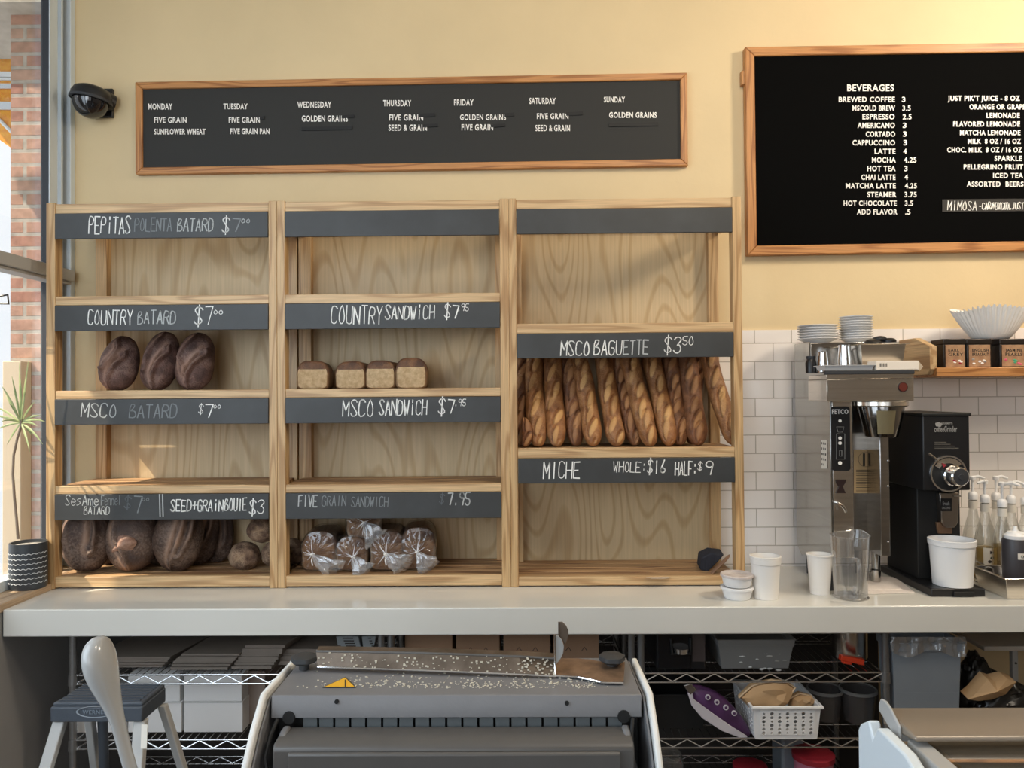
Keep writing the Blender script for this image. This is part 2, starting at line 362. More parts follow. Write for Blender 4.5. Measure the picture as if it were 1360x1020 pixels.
# ------------------------------------------------------------------ the setting
ZC = 0.91                                   # worktop height
struct('floor', MB().box(-2.3, 4.2, -7.2, .2, -.06, 0), m_floor)
struct('ceiling', MB().box(-2.3, 4.2, -7.2, .3, 3.72, 3.8), m_ceil)
struct('wall_back', MB().box(-1.92, 4.2, 0, .15, 0, 3.72), m_wall)
zt = P(1180, 437, -.008).z
struct('trim_1', MB().box(.80, 4.2, -.010, 0, ZC, zt), m_tile, label='white subway tile splashback')
wfr = MB()
for x0, x1, z0, z1 in ((-2.3, 4.3, 0, .7), (-2.3, 4.3, 2.9, 3.72), (-2.3, -1.7, .7, 2.9), (.6, .9, .7, 2.9), (2.4, 4.3, .7, 2.9)): wfr.box(x0, x1, -7.35, -7.2, z0, z1)
struct('wall_front', wfr, m_room)
struct('wall_right', MB().box(4.2, 4.35, -7.2, .3, 0, 3.72), m_room)
struct('shade_panel', MB().box(-1.79, 1.50, -.012, -.001, 0, .80), M('under_worktop_shade', srgb(58, 54, 50), .6), label='dark sheet standing in for shade on the wall under the worktop')  # dark colour stands in for the deep shade behind the racks
# side wall: low wall under the window, header, solid wall towards the street
wl = MB().box(-2.05, -1.80, -7.2, 0, 0, ZC-.01); wl.box(-2.05, -1.90, -7.2, -4.2, ZC-.01, 3.72); wl.box(-2.05, -1.90, -4.2, 0, 3.42, 3.72)
struct('wall_left', wl, m_dado)
struct('trim_2', MB().box(-2.05, -1.795, -4.2, -.005, ZC-.01, ZC+.022), m_sill, bev=.003, label='wooden window sill')
# window with aluminium frame
wf = MB(); wf.box(-1.923, -1.918, -.155, -.100, ZC+.022, 3.42); wf.box(-1.94, -1.903, -.036, .0, ZC+.022, 3.42)
for y in (-1.55, -2.9, -4.2): wf.box(-1.97, -1.90, y, y+.055, ZC+.022, 3.42)
wf.box(-1.97, -1.90, -4.2, -.10, ZC+.022, ZC+.06); wf.box(-1.97, -1.90, -4.2, -.10, 3.37, 3.42)
win = struct('window_1', wf, m_alu, bev=.003)
part('channel', MB().box(-1.99, -1.936, -.100, -.036, ZC+.022, 3.42), m_gap, win, label='dark rubber channel')
part('bright_bead', MB().box(-1.945, -1.915, -.082, -.070, ZC+.022, 3.42), m_alu, win)
tz0, tz1 = P(0, 357, -.43).z, P(0, 337, -.43).z
tr = MB().box(-1.985, -1.885, -4.2, -.034, tz0+.008, tz1); tr.box(-1.97, -1.90, -4.2, -.034, tz0-.004, tz0+.008)
part('transom', tr, m_alug, win, bev=.003)
for a, b in ((-1.495, -.155), (-2.85, -1.55), (-4.15, -2.9)):
    part('pane', MB().box(-1.955, -1.949, a, b, tz1, 3.37), m_pane, win); part('pane', MB().box(-1.955, -1.949, a, b, ZC+.06, tz0), m_pane, win)
lt = MB(); c = P(6, 398, -.40); lt.tube([(c.x-.03, c.y, c.z+.012), (c.x+.012, c.y, c.z+.018), (c.x+.016, c.y, c.z-.016), (c.x-.03, c.y, c.z-.014)], .004, 6)
part('latch', lt, m_black, win)
# ------------------------------------------------------------------ outside the window
bp = P(14, 300, .42)
bk = single('brick_pier', MB().box(bp.x, -2.02, .42, .80, -.2, 3.51), m_brick, 'red brick pier standing outside the window', 'brick pier', kind='structure')
single('stone_lintel', MB().box(-3.2, -2.02, .30, .9, 3.51, 3.80), m_conc, 'grey stone lintel resting on the brick pier outside', 'lintel', kind='structure')
a, b = P(7, 480, .36), P(31, 700, .36)
tp = MB().box(a.x, b.x, .34, .42, -.2, a.z); tp.box(a.x-.012, a.x+.014, .36, .42, -.2, a.z+.0)
single('timber_post', tp, m_tan, 'tan post standing against the brick pier outside the window', 'post', bev=.004)
oy = .95
og = thing('awning_panel', 'orange pebbled panel with white bars outside beyond the brick pier', 'panel', P(-30, 200, oy))
pts = [P(u, v, oy) for u, v in ((-160, -10), (30, -10), (30, 212), (14, 196), (0, 186), (-60, 160), (-160, 150))]
part('panel', MB().prism(pts, (0, .03, 0)), m_orglass, og)
for v0, v1, s in ((64, 71, 3), (73, 76, 3), (96, 103, 1), (104, 107, 1), (112, 118, 0), (136, 146, 1)):
    q = [P(-160, v0-s*2, oy-.006), P(30, v0+s*.4, oy-.006), P(30, v1+s*.4, oy-.006), P(-160, v1-s*2, oy-.006)]
    part('bar', MB().prism(q, (0, -.012, 0)), m_casew, og)
arc = [P(u, v, oy-.01) for u, v in ((-100, 118), (-60, 126), (-20, 143), (0, 160), (20, 180), (32, 196))]
part('bar', MB().tube(arc, .010, 6), m_casew, og)
single('sun_blocker_slab', MB().box(-3.20, -2.06, -4.6, .10, 3.60, 3.68), m_conc, 'grey unseen slab added over the side window to block sun', 'sun blocker', kind='structure')  # unseen slab, added to cut off the high sun
single('sun_blocker_wall', MB().box(-2.75, -2.5, -4.8, -.84, -.2, 3.55), m_conc, 'grey unseen wall added outside the side window to block sun', 'wall', kind='structure')  # unseen wall, added so that only small sun patches get in

# ------------------------------------------------------------------ handwriting (single strokes) and plastic letters
ST = {'A': '00-26-40;12-32', 'B': '00-06-36-35-24-03;03-33-42-41-30-00', 'C': '45-36-16-05-01-10-30-41', 'D': '00-06-26-45-41-20-00', 'E': '46-06-00-40;03-33',
 'F': '00-06-46;03-33', 'G': '45-36-16-05-01-10-30-41-43-23', 'H': '00-06;40-46;03-43', 'I': '20-26', 'J': '36-31-20-10-01', 'K': '00-06;46-03-40', 'L': '06-00-40', 'M': '00-06-22-46-40',
 'N': '00-06-40-46', 'O': '26-15-02-10-30-42-35-26', 'P': '00-06-36-45-44-33-03', 'Q': '26-15-02-10-30-42-35-26;22-40', 'R': '00-06-36-45-44-33-03;23-40', 'S': '45-36-16-05-14-32-41-30-10-01',
 'T': '06-46;26-20', 'U': '06-01-10-30-41-46', 'V': '06-20-46', 'W': '06-10-24-30-46', 'X': '06-40;46-00', 'Y': '06-23-46;23-20', 'Z': '06-46-00-40',
 '0': '26-15-02-10-30-42-35-26', '1': '15-26-20', '2': '05-16-36-45-00-40', '3': '05-16-36-45-34-23;23-33-42-41-30-10-01', '4': '30-36-02-42', '5': '46-06-03-33-42-41-30-10-01',
 '6': '36-13-01-10-30-41-32-12-01', '7': '06-46-20', '8': '23-14-15-26-35-34-23-12-11-20-31-32-23', '9': '44-23-04-05-16-36-45-44-30', '$': '45-36-16-05-14-32-41-30-10-01;27-2.', '+': '21-25;03-43',
 '&': '40-15-26-35-02-10-41', ':': '24-25;21-22', '.': '20-21', '-': '03-43', '|': '26-20', ',': '21-10', "'": '26-24',
 'i': '20-24;26-25', 'e': '02-42-43-24-14-02-10-30-41', 's': '34-14-03-32-31-10-00', 'a': '33-24-13-01-10-30-34;31-40', 'm': '00-04;03-14-23-20;23-34-43-40', 'n': '00-04;03-14-34-43-40', 'l': '26-20', 'o': '24-02-10-30-42-24'}
def _pt(t): return (float(t[0]), -1.0 if t[1] == '.' else float(t[1]))
def chalk(parent, text, u0, u1, v0, v1, Y, tone='bright', lw=2.1, slant=.06, rng=None, name='chalk_writing'):
    """hand lettering in chalk strokes between pixel bounds, on the upright plane at depth Y"""
    rng = rng or random.Random(text+str(u0)); mb = MB(); n = len(text); cw = (u1-u0)/n; s = S(Y)
    for k, ch in enumerate(text):
        if ch == ' ': continue
        j = [rng.uniform(-.25, .25) for _ in range(6)]
        hv = (v1-v0)*(1+j[4]*.18); sh = j[5]*.10*(v1-v0); wd = .30 if ch in 'Iil1.:,' else .68
        for st in ST.get(ch, ST['I']).split(';'):
            pp = [_pt(t) for t in st.split('-')]
            pp = [(x+rng.uniform(-.16, .16), y+rng.uniform(-.16, .16)) for x, y in pp]
            if len(pp) > 4 and ch in 'BCDGJOPQRSUaeosmn0235689&$':      # round the corners of curved letters
                q = [pp[0]]
                for a, b in zip(pp, pp[1:]): q += [(a[0]*.72+b[0]*.28, a[1]*.72+b[1]*.28), (a[0]*.28+b[0]*.72, a[1]*.28+b[1]*.72)]
                pp = q+[pp[-1]]
            L = []
            for x, y in pp:
                uu = u0+cw*(k+.5)+(x-2)/4*cw*wd*1.12+slant*(y-3)*cw*.3; vv = v1-(y/6)*hv+sh
                L.append(Vector((uu, vv)))
            w = lw*rng.uniform(.26, .38)
            for a, b in zip(L, L[1:]):
                d = (b-a)
                if d.length < .05: continue
                d.normalize(); nn = Vector((-d.y, d.x))*w; a2, b2 = a-d*w*.5, b+d*w*.5
                w2 = rng.uniform(.75, 1.15)
                q = [a2+nn, b2+nn*w2, b2-nn*w2, a2-nn]
                c = [P(p.x, p.y, Y) for p in q]
                mb.add(c, [(0, 1, 2, 3)])
    return part(name, mb, CH[tone], parent, smooth=0)
def letters(parent, text, u0, u1, v0, v1, Y, mat=None, ext=.0022, name='lettering', pos=None, axes=None):
    """upright plastic letters fitted between pixel bounds"""
    cu = bpy.data.curves.new('t', 'FONT'); cu.body = text; cu.size = 1; cu.offset = .018; cu.space_character = 1.12; cu.resolution_u = 3
    o = bpy.data.objects.new('t', cu); COL.objects.link(o)
    dg = bpy.context.evaluated_depsgraph_get(); me = bpy.data.meshes.new_from_object(o.evaluated_get(dg))
    vs = [v.co.copy() for v in me.vertices]; fs = [tuple(p.vertices) for p in me.polygons]
    bpy.data.objects.remove(o); bpy.data.curves.remove(cu); bpy.data.meshes.remove(me)
    x0, x1 = min(v.x for v in vs), max(v.x for v in vs); y0, y1 = 0, .72
    mb = MB(); out = []
    for v in vs:
        a = (v.x-x0)/(x1-x0); b = (v.y-y0)/(y1-y0)
        out.append(axes(a, b) if axes else P(u0+(u1-u0)*a, v1+(v0-v1)*b, Y))
    n = len(out); off = Vector((0, -ext, 0)) if not axes else (axes(.5, .5, ext)-axes(.5, .5))
    mb.add(out, fs); mb.add([p+off for p in out], fs)
    # side walls along open edges
    cnt = {}
    for f in fs:
        for i in range(len(f)):
            e = (f[i], f[(i+1) % len(f)]); k = tuple(sorted(e)); cnt[k] = cnt.get(k, 0)+1
    mb.f += [(a, b, b+n, a+n) for (a, b), c in cnt.items() if c == 1]
    return part(name, mb, mat or m_white, parent, smooth=0)

# ------------------------------------------------------------------ letter boards on the wall
def board(name, label, corners, fw, Y, th, panel_mat, orient=(None, None)):
    """corners = outer TL, TR, BR, BL pixels at the front face"""
    tl, tr, br, bl = [P(u, v, Y) for u, v in corners]
    th_ = thing(name, label, 'letter board', (bl+br)/2+Vector((0, th, 0)))
    ex, ez = (tr-tl).normalized(), (tl-bl).normalized()
    ins = lambda p, sx, sz, k=1: p + ex*fw*sx*k + ez*fw*sz*k
    itl, itr, ibr, ibl = ins(tl, 1, -1), ins(tr, -1, -1), ins(br, -1, 1), ins(bl, 1, 1)
    off = (0, th, 0)
    for q, m in (((tl, tr, itr, itl), m_framex), ((bl, br, ibr, ibl), m_framex), ((tl, itl, ibl, bl), m_framez), ((tr, itr, ibr, br), m_framez)):
        part('frame', MB().prism(list(q), off), m, th_, bev=.004)
        # inner raised bead
        a, b, c_, d_ = q
    st = .010
    part('panel', MB().prism([p+Vector((0, st, 0)) for p in (itl-ex*.004+ez*.004, itr+ex*.004+ez*.004, ibr+ex*.004-ez*.004, ibl-ex*.004-ez*.004)], (0, th-st-.002, 0)), panel_mat, th_)
    return th_
YW = -.028
wb = board('letter_board', 'long narrow letter board listing weekday breads, oak frame, above the bread racks', ((179, 108.5), (913, 96), (914, 220), (179.5, 231.5)), .030, YW, .027, m_felt)
YL = YW+.0098
for t, u0, u1, v0, v1 in (('MONDAY', 197, 229, 137.5, 145.5), ('FIVE GRAIN', 205, 248, 155.5, 163), ('SUNFLOWER WHEAT', 205, 273, 171, 178.5), ('TUESDAY', 297, 329, 137.5, 145), ('FIVE GRAIN', 304, 345, 155.5, 163), ('FIVE GRAIN PAN', 306, 358, 170.5, 178),
    ('WEDNESDAY', 395, 440, 135, 143), ('GOLDEN GRAINS', 401, 462, 153.5, 161.5), ('THURSDAY', 509, 546, 133, 141), ('FIVE GRAIN', 517, 562, 152, 160), ('SEED & GRAIN', 516, 567, 165.5, 173.5), ('FRIDAY', 603, 629, 132, 140), ('GOLDEN GRAINS', 611, 672, 152, 159.5), ('FIVE GRAIN', 613, 655, 165, 173),
    ('SATURDAY', 703, 738, 130, 138), ('FIVE GRAIN', 713, 755, 150.5, 158), ('SEED & GRAIN', 711, 757, 166, 174), ('SUNDAY', 802, 830, 128.5, 136), ('GOLDEN GRAINS', 809, 872, 149, 156.5)):
    letters(wb, t, u0, u1, v0, v1, YL)
for u0, u1, v0, v1 in ((401, 468, 168.5, 173), (809, 874, 163.5, 168), (454, 471, 153, 157), (345, 352, 155, 159), (556, 578, 151, 155.5), (562, 582, 165, 169), (670, 683, 150.5, 155), (652, 671, 165, 169), (752, 774, 149, 153.5)):
    q = [P(u0, v0+.6, YL), P(u1, v0-.6, YL), P(u1, v1-.6, YL), P(u0, v1+.6, YL)]
    part('dark_strip', MB().prism(q, (0, -.004, 0)), m_strip, wb, smooth=0)  # thin dark strips after and below some words
bb = board('letter_board', 'large black letter board of beverages and prices, oak frame, above the coffee machine', ((989.5, 62), (1640, 52), (1640, 328), (993, 339)), .040, -.038, .037, m_felt2)
YB = -.038+.0098
cl = P(986, 104, -.02); part('cleat', MB().box(cl.x-.006, cl.x+.014, -.03, -.001, cl.z-.03, cl.z+.03), m_framez, bb, bev=.003)
names = ['BREWED COFFEE', 'MSCOLD BREW', 'ESPRESSO', 'AMERICANO', 'CORTADO', 'CAPPUCCINO', 'LATTE', 'MOCHA', 'HOT TEA', 'CHAI LATTE', 'MATCHA LATTE', 'STEAMER', 'HOT CHOCOLATE', 'ADD FLAVOR']
lx = [523, 585, 630, 608, 645, 585, 685, 673, 652, 625, 555, 652, 545, 605]; rx = [776, 777, 775, 776, 777, 777, 779, 780, 779, 779, 780, 783, 784, 787]
pr = [('3', 808, 823), ('3.5', 810, 847), ('2.5', 812, 851), ('3', 812, 828), ('3', 813, 829), ('3', 815, 831), ('4', 815, 829), ('4.25', 817, 873), ('3', 819, 833), ('4', 819, 835), ('4.25', 821, 875), ('3.75', 820, 874), ('3.5', 821, 858), ('.5', 823, 846)]
letters(bb, 'BEVERAGES', 1125, 1187, 112, 121, YB)
for k in range(14):
    v = 132+k*11.47
    letters(bb, names[k], 960+lx[k]/3.4, 960+rx[k]/3.4, v-3.4, v+3.6, YB)
    letters(bb, pr[k][0], 960+pr[k][1]/3.4, 960+pr[k][2]/3.4, v-3.4, v+3.6, YB)
for k, (t, a, b) in enumerate((("JUST PIK'T JUICE - 8 OZ", 1015, 1340), ('ORANGE OR GRAPEFRUIT', 1113, 1440), ('LEMONADE', 1190, 1340), ('FLAVORED LEMONADE', 1040, 1341), ('MATCHA LEMONADE', 1070, 1343), ('MILK  8 OZ / 16 OZ', 1106, 1345), ('CHOC. MILK  8 OZ / 16 OZ', 1013, 1350),
    ('SPARKLE', 1226, 1350), ('PELLEGRINO FRUIT', 1087, 1355), ('ICED TEA', 1220, 1355), ('ASSORTED  BEERS', 1101, 1357))):
    v = 130.5+k*11.4; letters(bb, t, 960+a/3.4, 960+b/3.4, v-3.4, v+3.4, YB)
mq = [P(1251, 265, YB), P(1420, 263.5, YB), P(1420, 280, YB), P(1251, 281.5, YB)]
ms_ = part('dark_strip', MB().prism(mq, (0, -.003, 0)), M('dark_paper_strip', srgb(38, 36, 34), .7), bb, smooth=0)
for t, a, b, v0, v1 in (('MiMOSA', 1258, 1298, 267, 279), ('-', 1300, 1303, 270, 278), ('CARA', 1304, 1320, 269, 278), ('NERO', 1319, 1330, 269, 278), ('CAVA,', 1330, 1344, 269, 278), ("JUST PIK'T", 1344, 1384, 269, 278)):
    chalk(ms_, t, a, b, v0, v1, YB-.0036, 'bright', 1.7, name='handwriting')

# ------------------------------------------------------------------ dome camera
c = P(138, 137, -.02)
dc = thing('dome_camera', 'black dome security camera mounted on the yellow wall beside the window', 'security camera', (c.x, 0, c.z))
w = S(0)
a = P(128, 118, -.012); b = P(150, 156, -.012)
part('mount_plate', MB().box(a.x, b.x, -.016, 0, b.z, a.z), m_black, dc, bev=.003)
cc = P(121, 131, -.085)
arm = MB().tube([(cc.x+.055, -.014, cc.z+.005), (cc.x+.02, -.055, cc.z+.012)], [.036, .045], 20); part('arm', arm, m_black, dc)
hs = MB().lathe([(.0, .052), (.045, .048), (.068, .036), (.078, .016), (.080, -.004), (.077, -.008), (.0, -.008)], cc+Vector((-.0, 0, .0)), 40, M=Matrix.Rotation(math.radians(8), 3, 'Y'))
part('housing', hs, m_black, dc)
part('ring', MB().lathe([(.081, .0), (.083, -.002), (.083, -.010), (.079, -.012)], cc, 40, M=Matrix.Rotation(math.radians(8), 3, 'Y')), m_gap, dc)
dm = MB().lathe([(.070*math.cos(t*math.pi/20), -.010-.072*math.sin(t*math.pi/20)) for t in range(0, 10)]+[(0, -.082)], cc, 36, M=Matrix.Rotation(math.radians(8), 3, 'Y'))
part('dome', dm, M('smoked_dome', srgb(20, 20, 24), .06, spec=.9), dc)

# ------------------------------------------------------------------ worktop
YC = -.615
ct = MB().box(-1.795, 4.2, YC, -.002, ZC-.094, ZC)
zc0 = ZC-.094
single('worktop', ct, m_counter, 'long off white worktop with a deep front edge under the bread racks', 'worktop', bev=.004)

# ------------------------------------------------------------------ bread racks
YF = -.34
def rack(label, xl, xr, ztop, zrail, levels, sign_h, zsign0, bpx):
    t = thing('bread_rack', label, 'bread rack', ((xl[0]+xr[1])/2, -.19, ZC), 'oak bread racks on the worktop')
    x0, x1 = xl[1], xr[0]
    for a, b in (xl, xr): part('post', MB().box(a, b, YF, YF+.05, ZC+.001, ztop), m_oakz, t, bev=.002)
    for a, b in bpx: part('post', MB().box(a, b, -.062, -.012, ZC+.001, ztop-.01), m_oakz, t, bev=.002)
    part('back_panel', MB().box(bpx[0][1]-.004, bpx[1][0]+.004, -.026, -.012, ZC+.005, ztop-.02), m_ply, t)
    part('top_rail', MB().box(x0, x1, YF+.004, YF+.030, zrail, ztop-.004), m_oakx, t, bev=.002)
    for a, b in (xl, xr): part('side_rail', MB().box(a+.004, b-.004, YF+.05, -.062, ztop-.085, ztop-.008), m_oaky, t, bev=.002)
    part('top_rail', MB().box(bpx[0][1], bpx[1][0], -.05, -.026, ztop-.06, ztop-.02), m_oakx, t)
    for a, b in (xl, xr):
        for z1, z0 in levels[:-1]: part('side_rail', MB().box(a+.006, b-.006, YF+.05, -.062, z0-.005, z1-.019), m_oaky, t)
    signs = [part('price_board', MB().box(x0+.001, x1-.001, YF-.004, YF+.006, zsign0-sign_h, zsign0), m_chalkb, t, bev=.0015)]
    for z1, z0 in levels:
        part('shelf_edge', MB().box(x0, x1, YF+.002, YF+.024, z0, z1), m_oakx, t, bev=.002)
        sl = MB(); d0 = YF+.024; n = 4; wd = (-.03-d0)/n
        for k in range(n): sl.box(x0-.012 if k else x0, x1+.012 if k else x1, d0+k*wd+(.004 if k else 0), d0+(k+1)*wd-.004, z1-.019, z1-.003)
        part('shelf', sl, m_slat, t, bev=.001)
        if (z1, z0) != levels[-1]: signs.append(part('price_board', MB().box(x0+.001, x1-.001, YF-.004, YF+.006, z0-sign_h, z0-.001), m_chalkb, t, bev=.0015))
    return t, signs
LV = [(2.032, 1.997), (1.669, 1.637), (1.304, 1.273), (.957, .917)]
r1, s1 = rack('oak bread rack nearest the window, holding dark round and oval loaves', (-1.817, -1.782), (-.959, -.9275), 2.393, 2.352, LV, .0985, 2.351, ((-1.782, -1.735), (-.985, -.931)))
r2, s2 = rack('oak bread rack between the other two, holding square and bagged sandwich loaves', (-.9268, -.8955), (-.0718, -.0375), 2.393, 2.352, LV, .0985, 2.351, ((-.925, -.872), (-.10, -.04)))
LV3 = [(1.912, 1.875), (1.4375, 1.399), (.948, .915)]
r3, s3 = rack('oak bread rack holding upright baguettes, nearest the coffee machine', (-.0371, -.0086), (.816, .850), 2.393, 2.352, LV3, .0950, 2.350, ((-.035, .012), (.793, .834)))
YS = YF-.0046
for sg, items in ((s1[0], (('PEPiTAS', 117, 174, 288, 310, 'bright'), ('POLENTA', 178, 229, 290, 307, 'faint'), ('BATARD', 235, 284, 290, 307, 'mid'), ('$', 294, 306, 289, 308, 'bright'), ('7', 307, 321, 291, 308, 'faint'), ('oo', 320, 333, 288, 296, 'mid'))),
    (s1[1], (('COUNTRY', 116, 177, 412, 431, 'bright'), ('BATARD', 182, 234, 413, 430, 'mid'), ('$7', 257, 284, 409, 431, 'bright'), ('oo', 283, 297, 409, 417, 'bright'))),
    (s1[2], (('MSCO', 107, 156, 536, 554, 'mid'), ('BATARD', 171, 236, 537, 555, 'faint'), ('$', 263, 271, 538, 549, 'bright'), ('7', 271, 284, 536, 554, 'bright'), ('oo', 283, 294, 535, 542, 'bright'))),
    (s1[3], (('SesAme', 86, 132, 658, 671, 'mid'), ('Fennel', 134, 161, 658, 671, 'faint'), ('BATARD', 111, 146, 673, 683, 'mid'), ('$', 164, 175, 660, 675, 'ghost'), ('7', 176, 190, 659, 681, 'faint'), ('oo', 188, 199, 659, 665, 'faint'), ('SEED+', 226, 262, 664, 679, 'bright'), ('GRAiN', 262, 297, 664, 679, 'bright'), ('BOUlE', 298, 328, 662, 678, 'bright'), ('$3', 330, 352, 664, 682, 'bright'))),
    (s2[1], (('COUNTRY', 439, 509, 407, 430, 'bright'), ('SANDWiCH', 511, 578, 406, 424, 'bright'), ('$7', 589, 610, 405, 422, 'bright'), ('.95', 607, 623, 404, 413, 'bright'))),
    (s2[2], (('MSCO', 454, 497, 532, 553, 'bright'), ('SANDWiCH', 503, 568, 531, 551, 'bright'), ('$7', 581, 605, 530, 549, 'bright'), ('.95', 603, 619, 530, 539, 'bright'))),
    (s2[3], (('FIVE', 396, 422, 658, 673, 'mid'), ('GRAIN', 427, 460, 659, 672, 'faint'), ('SANDWICH', 466, 516, 660, 673, 'faint'), ('$', 583, 591, 656, 668, 'ghost'), ('7.95', 594, 625, 655, 671, 'mid'))),
    (s3[1], (('MSCO', 744, 784, 453, 472, 'bright'), ('BAGU', 788, 827, 452, 471, 'bright'), ('ETTE', 827, 862, 452, 470, 'mid'), ('$3', 881, 906, 448, 468, 'bright'), ('50', 906, 922, 447, 458, 'bright'))),
    (s3[2], (('MICHE', 721, 771, 614, 635, 'bright'), ('WHOLE:', 814, 859, 613, 627, 'bright'), ('$16', 859, 885, 611, 628, 'bright'), ('HALF:', 896, 926, 613, 631, 'bright'), ('$', 926, 934, 614, 624, 'bright'), ('9', 936, 948, 612, 630, 'bright')))):
    for t, a, b, v0, v1, tone in items: chalk(sg, t, a, b, v0, v1, YS, tone, 2.3 if v1-v0 > 14 else 1.5)
for u in (211, 215):
    part('chalk_writing', MB().add([P(u, 656, YS), P(u+1.6, 656, YS), P(u+2.4, 686, YS), P(u+.8, 686, YS)], [(0, 1, 2, 3)]), CH['mid'], s1[3], smooth=0)

# ------------------------------------------------------------------ bread
def smooth01(x): x = max(0, min(1, x)); return x*x*(3-2*x)
def seg_d(p, a, b):
    ab = b-a; t = max(0, min(1, (p-a).dot(ab)/ab.length_squared)); d = p-(a+ab*t); s = ab.x*d.y-ab.y*d.x
    return d.length*(1 if s > 0 else -1), t
def oval_loaf(name, label, group, u, v, wpx, hpx, Y, depth, mat, scores, lean=12, tilt=0, seed=1, z=None, nu=84, nv=84, wide=.5):
    """a loaf standing on its end: long axis upright, scored side to the room; (u, v) is the centre of its foot"""
    s = S(Y); Wd, H = wpx*s/2, hpx*s; f = P(u, v, Y); z = f.z if z is None else z
    base_ = Vector((f.x, f.y, z)); rng = random.Random(seed); mb = MB(); cr = []
    sc = [[Vector(q) for q in poly] for poly in scores]
    def fn(i, j):
        th = 2*math.pi*i; t = j
        t = .5-.5*math.cos(math.pi*(.02+.96*j)); rr = max(0, 4*t*(1-t))**.44*(1+.10*(0.5-t))
        lx = math.cos(th); ly = math.sin(th)
        ly = ly*(1.0 if ly < 0 else .62)                      # flatter on the underside (towards the back)
        x = Wd*rr*lx; y = depth/2*rr*ly; zz = H*t
        n = noise.noise(Vector((x*9+seed*3.1, y*9, zz*9)))*.007 + noise.noise(Vector((x*40+seed, y*40, zz*40)))*.0016
        k = 1+n/max(Wd*rr, .02); x *= k; y *= k
        crumb = 0; disp = 0
        if ly < .15:
            p = Vector((lx, t*2-1))
            for poly in sc:
                best = 9; sg = 1
                for a, b in zip(poly, poly[1:]):
                    d, tt = seg_d(p, a, b)
                    if abs(d) < abs(best): best = d
                fade = smooth01(min(1, (p-poly[0]).length*4))*smooth01(min(1, (p-poly[-1]).length*4))
                fade = max(fade, 0)
                disp += 1.5*fade*(-.016*math.exp(-(best/.07)**2)+.013*math.exp(-((best-.15)/.09)**2)-.004*math.exp(-((best+.2)/.14)**2))
                if best < 0: crumb = max(crumb, fade*math.exp(-((best+.13)/.13)**2))
                else: crumb = max(crumb, fade*.5*math.exp(-((best-.13)/.04)**2))
        y += -disp*-1*0
        nv_ = Vector((lx*.5, ly, 0)); nv_ = nv_.normalized() if nv_.length > 1e-4 else nv_
        q = Vector((x, y, zz))+nv_*disp*min(1, rr*1.4)
        cr.append(crumb)
        return q
    mb.grid(fn, nu, nv, wrap=True)
    mb.v = [p.copy() for p in mb.v]; mb.a['crumb'] = cr
    R_ = Matrix.Rotation(math.radians(-lean), 4, 'X'); R2 = Matrix.Rotation(math.radians(tilt), 4, 'Y')
    mb.xf(Matrix.Translation(base_) @ R2 @ R_)
    dz = z-min(p.z for p in mb.v); mb.v = [p+Vector((0, 0, dz)) for p in mb.v]
    return single(name, mb, mat, label, 'bread', group, smooth=180)
SCA = [[(-.35, .75), (-.05, .45), (-.35, .05), (-.55, -.15)], [(.35, .25), (.0, -.1), (-.25, -.55), (-.3, -.75)]]
SCB = [[(-.1, .85), (-.45, .45), (-.62, .1), (-.6, -.3)], [(.45, .35), (.05, -.05), (-.12, -.5), (-.05, -.85)]]
SCC = [[(-.1, .85), (-.55, .4), (-.7, .0), (-.45, -.4)], [(.55, .25), (.1, -.1), (-.2, -.5), (-.25, -.8)]]
g = 'dark oval loaves on the second shelf'
oval_loaf('batard_loaf', 'dark scored oval loaf on the second shelf, nearest the window', g, 152, 518.5, 51, 76, -.19, .125, m_batard, SCA, 12, 6, 3, 1.667)
oval_loaf('batard_loaf', 'dark scored oval loaf between two others on the second shelf', g, 205, 518.5, 50, 82, -.19, .125, m_batard, SCB, 12, 7, 5, 1.667)
oval_loaf('batard_loaf', 'dark scored oval loaf under the end of the country batard price board', g, 255, 518.5, 53, 80, -.19, .125, m_batard, SCC, 12, 2, 9, 1.667)
g = 'large dark loaves on the bottom shelf'
L1 = [[(-.3, .95), (-.58, .4), (-.62, -.1), (-.45, -.75)], [(.35, .8), (.42, .2), (.4, -.3)]]
L2 = [[(-.35, .95), (-.60, .4), (-.5, -.1), (-.15, -.5), (.1, -.9)]]
L3 = [[(.30, .9), (.18, .3), (.05, -.3), (-.15, -.8)], [(.62, .7), (.5, .1), (.3, -.4)]]
oval_loaf('large_loaf', 'large dark loaf with a long curved score on the bottom shelf, closest to the window', g, 113, 769, 69, 92, -.245, .15, m_miche, L1, 7, 1, 11, .955)
oval_loaf('large_loaf', 'large dark loaf with a pale torn flap on its face on the bottom shelf', g, 173, 769, 71, 93, -.245, .15, m_miche, L2, 7, 1, 12, .955)
oval_loaf('large_loaf', 'large dark loaf with thin pale slashes, third along the bottom shelf', g, 232, 769, 66, 94, -.245, .15, m_miche, L3, 7, 5, 13, .955)
oval_loaf('large_loaf', 'large dark loaf behind the gap between the first and second bottom shelf loaves', g, 146, 757, 60, 86, -.11, .09, m_miche, L1, 4, 0, 14, .955, nu=40, nv=40)
oval_loaf('large_loaf', 'large dark loaf mostly hidden behind the gap after the loaf with the torn flap', g, 207, 757, 60, 86, -.11, .09, m_miche, L2, 4, 0, 15, .955, nu=40, nv=40)
oval_loaf('large_loaf', 'large dark loaf in shade behind the loaf with thin pale slashes', g, 258, 760, 56, 92, -.135, .10, m_miche, L3, 4, 6, 16, .955, nu=60, nv=60)
oval_loaf('large_loaf', 'dark loaf deepest in shade against the back panel, beside the small round loaves', g, 288, 757, 46, 84, -.085, .06, m_miche, L1, 2, 0, 17, .955, nu=40, nv=40)
_ll = [o for o in COL.objects if o.get('label', '').startswith('large dark loaf with a pale torn')][0]
fm = MB()
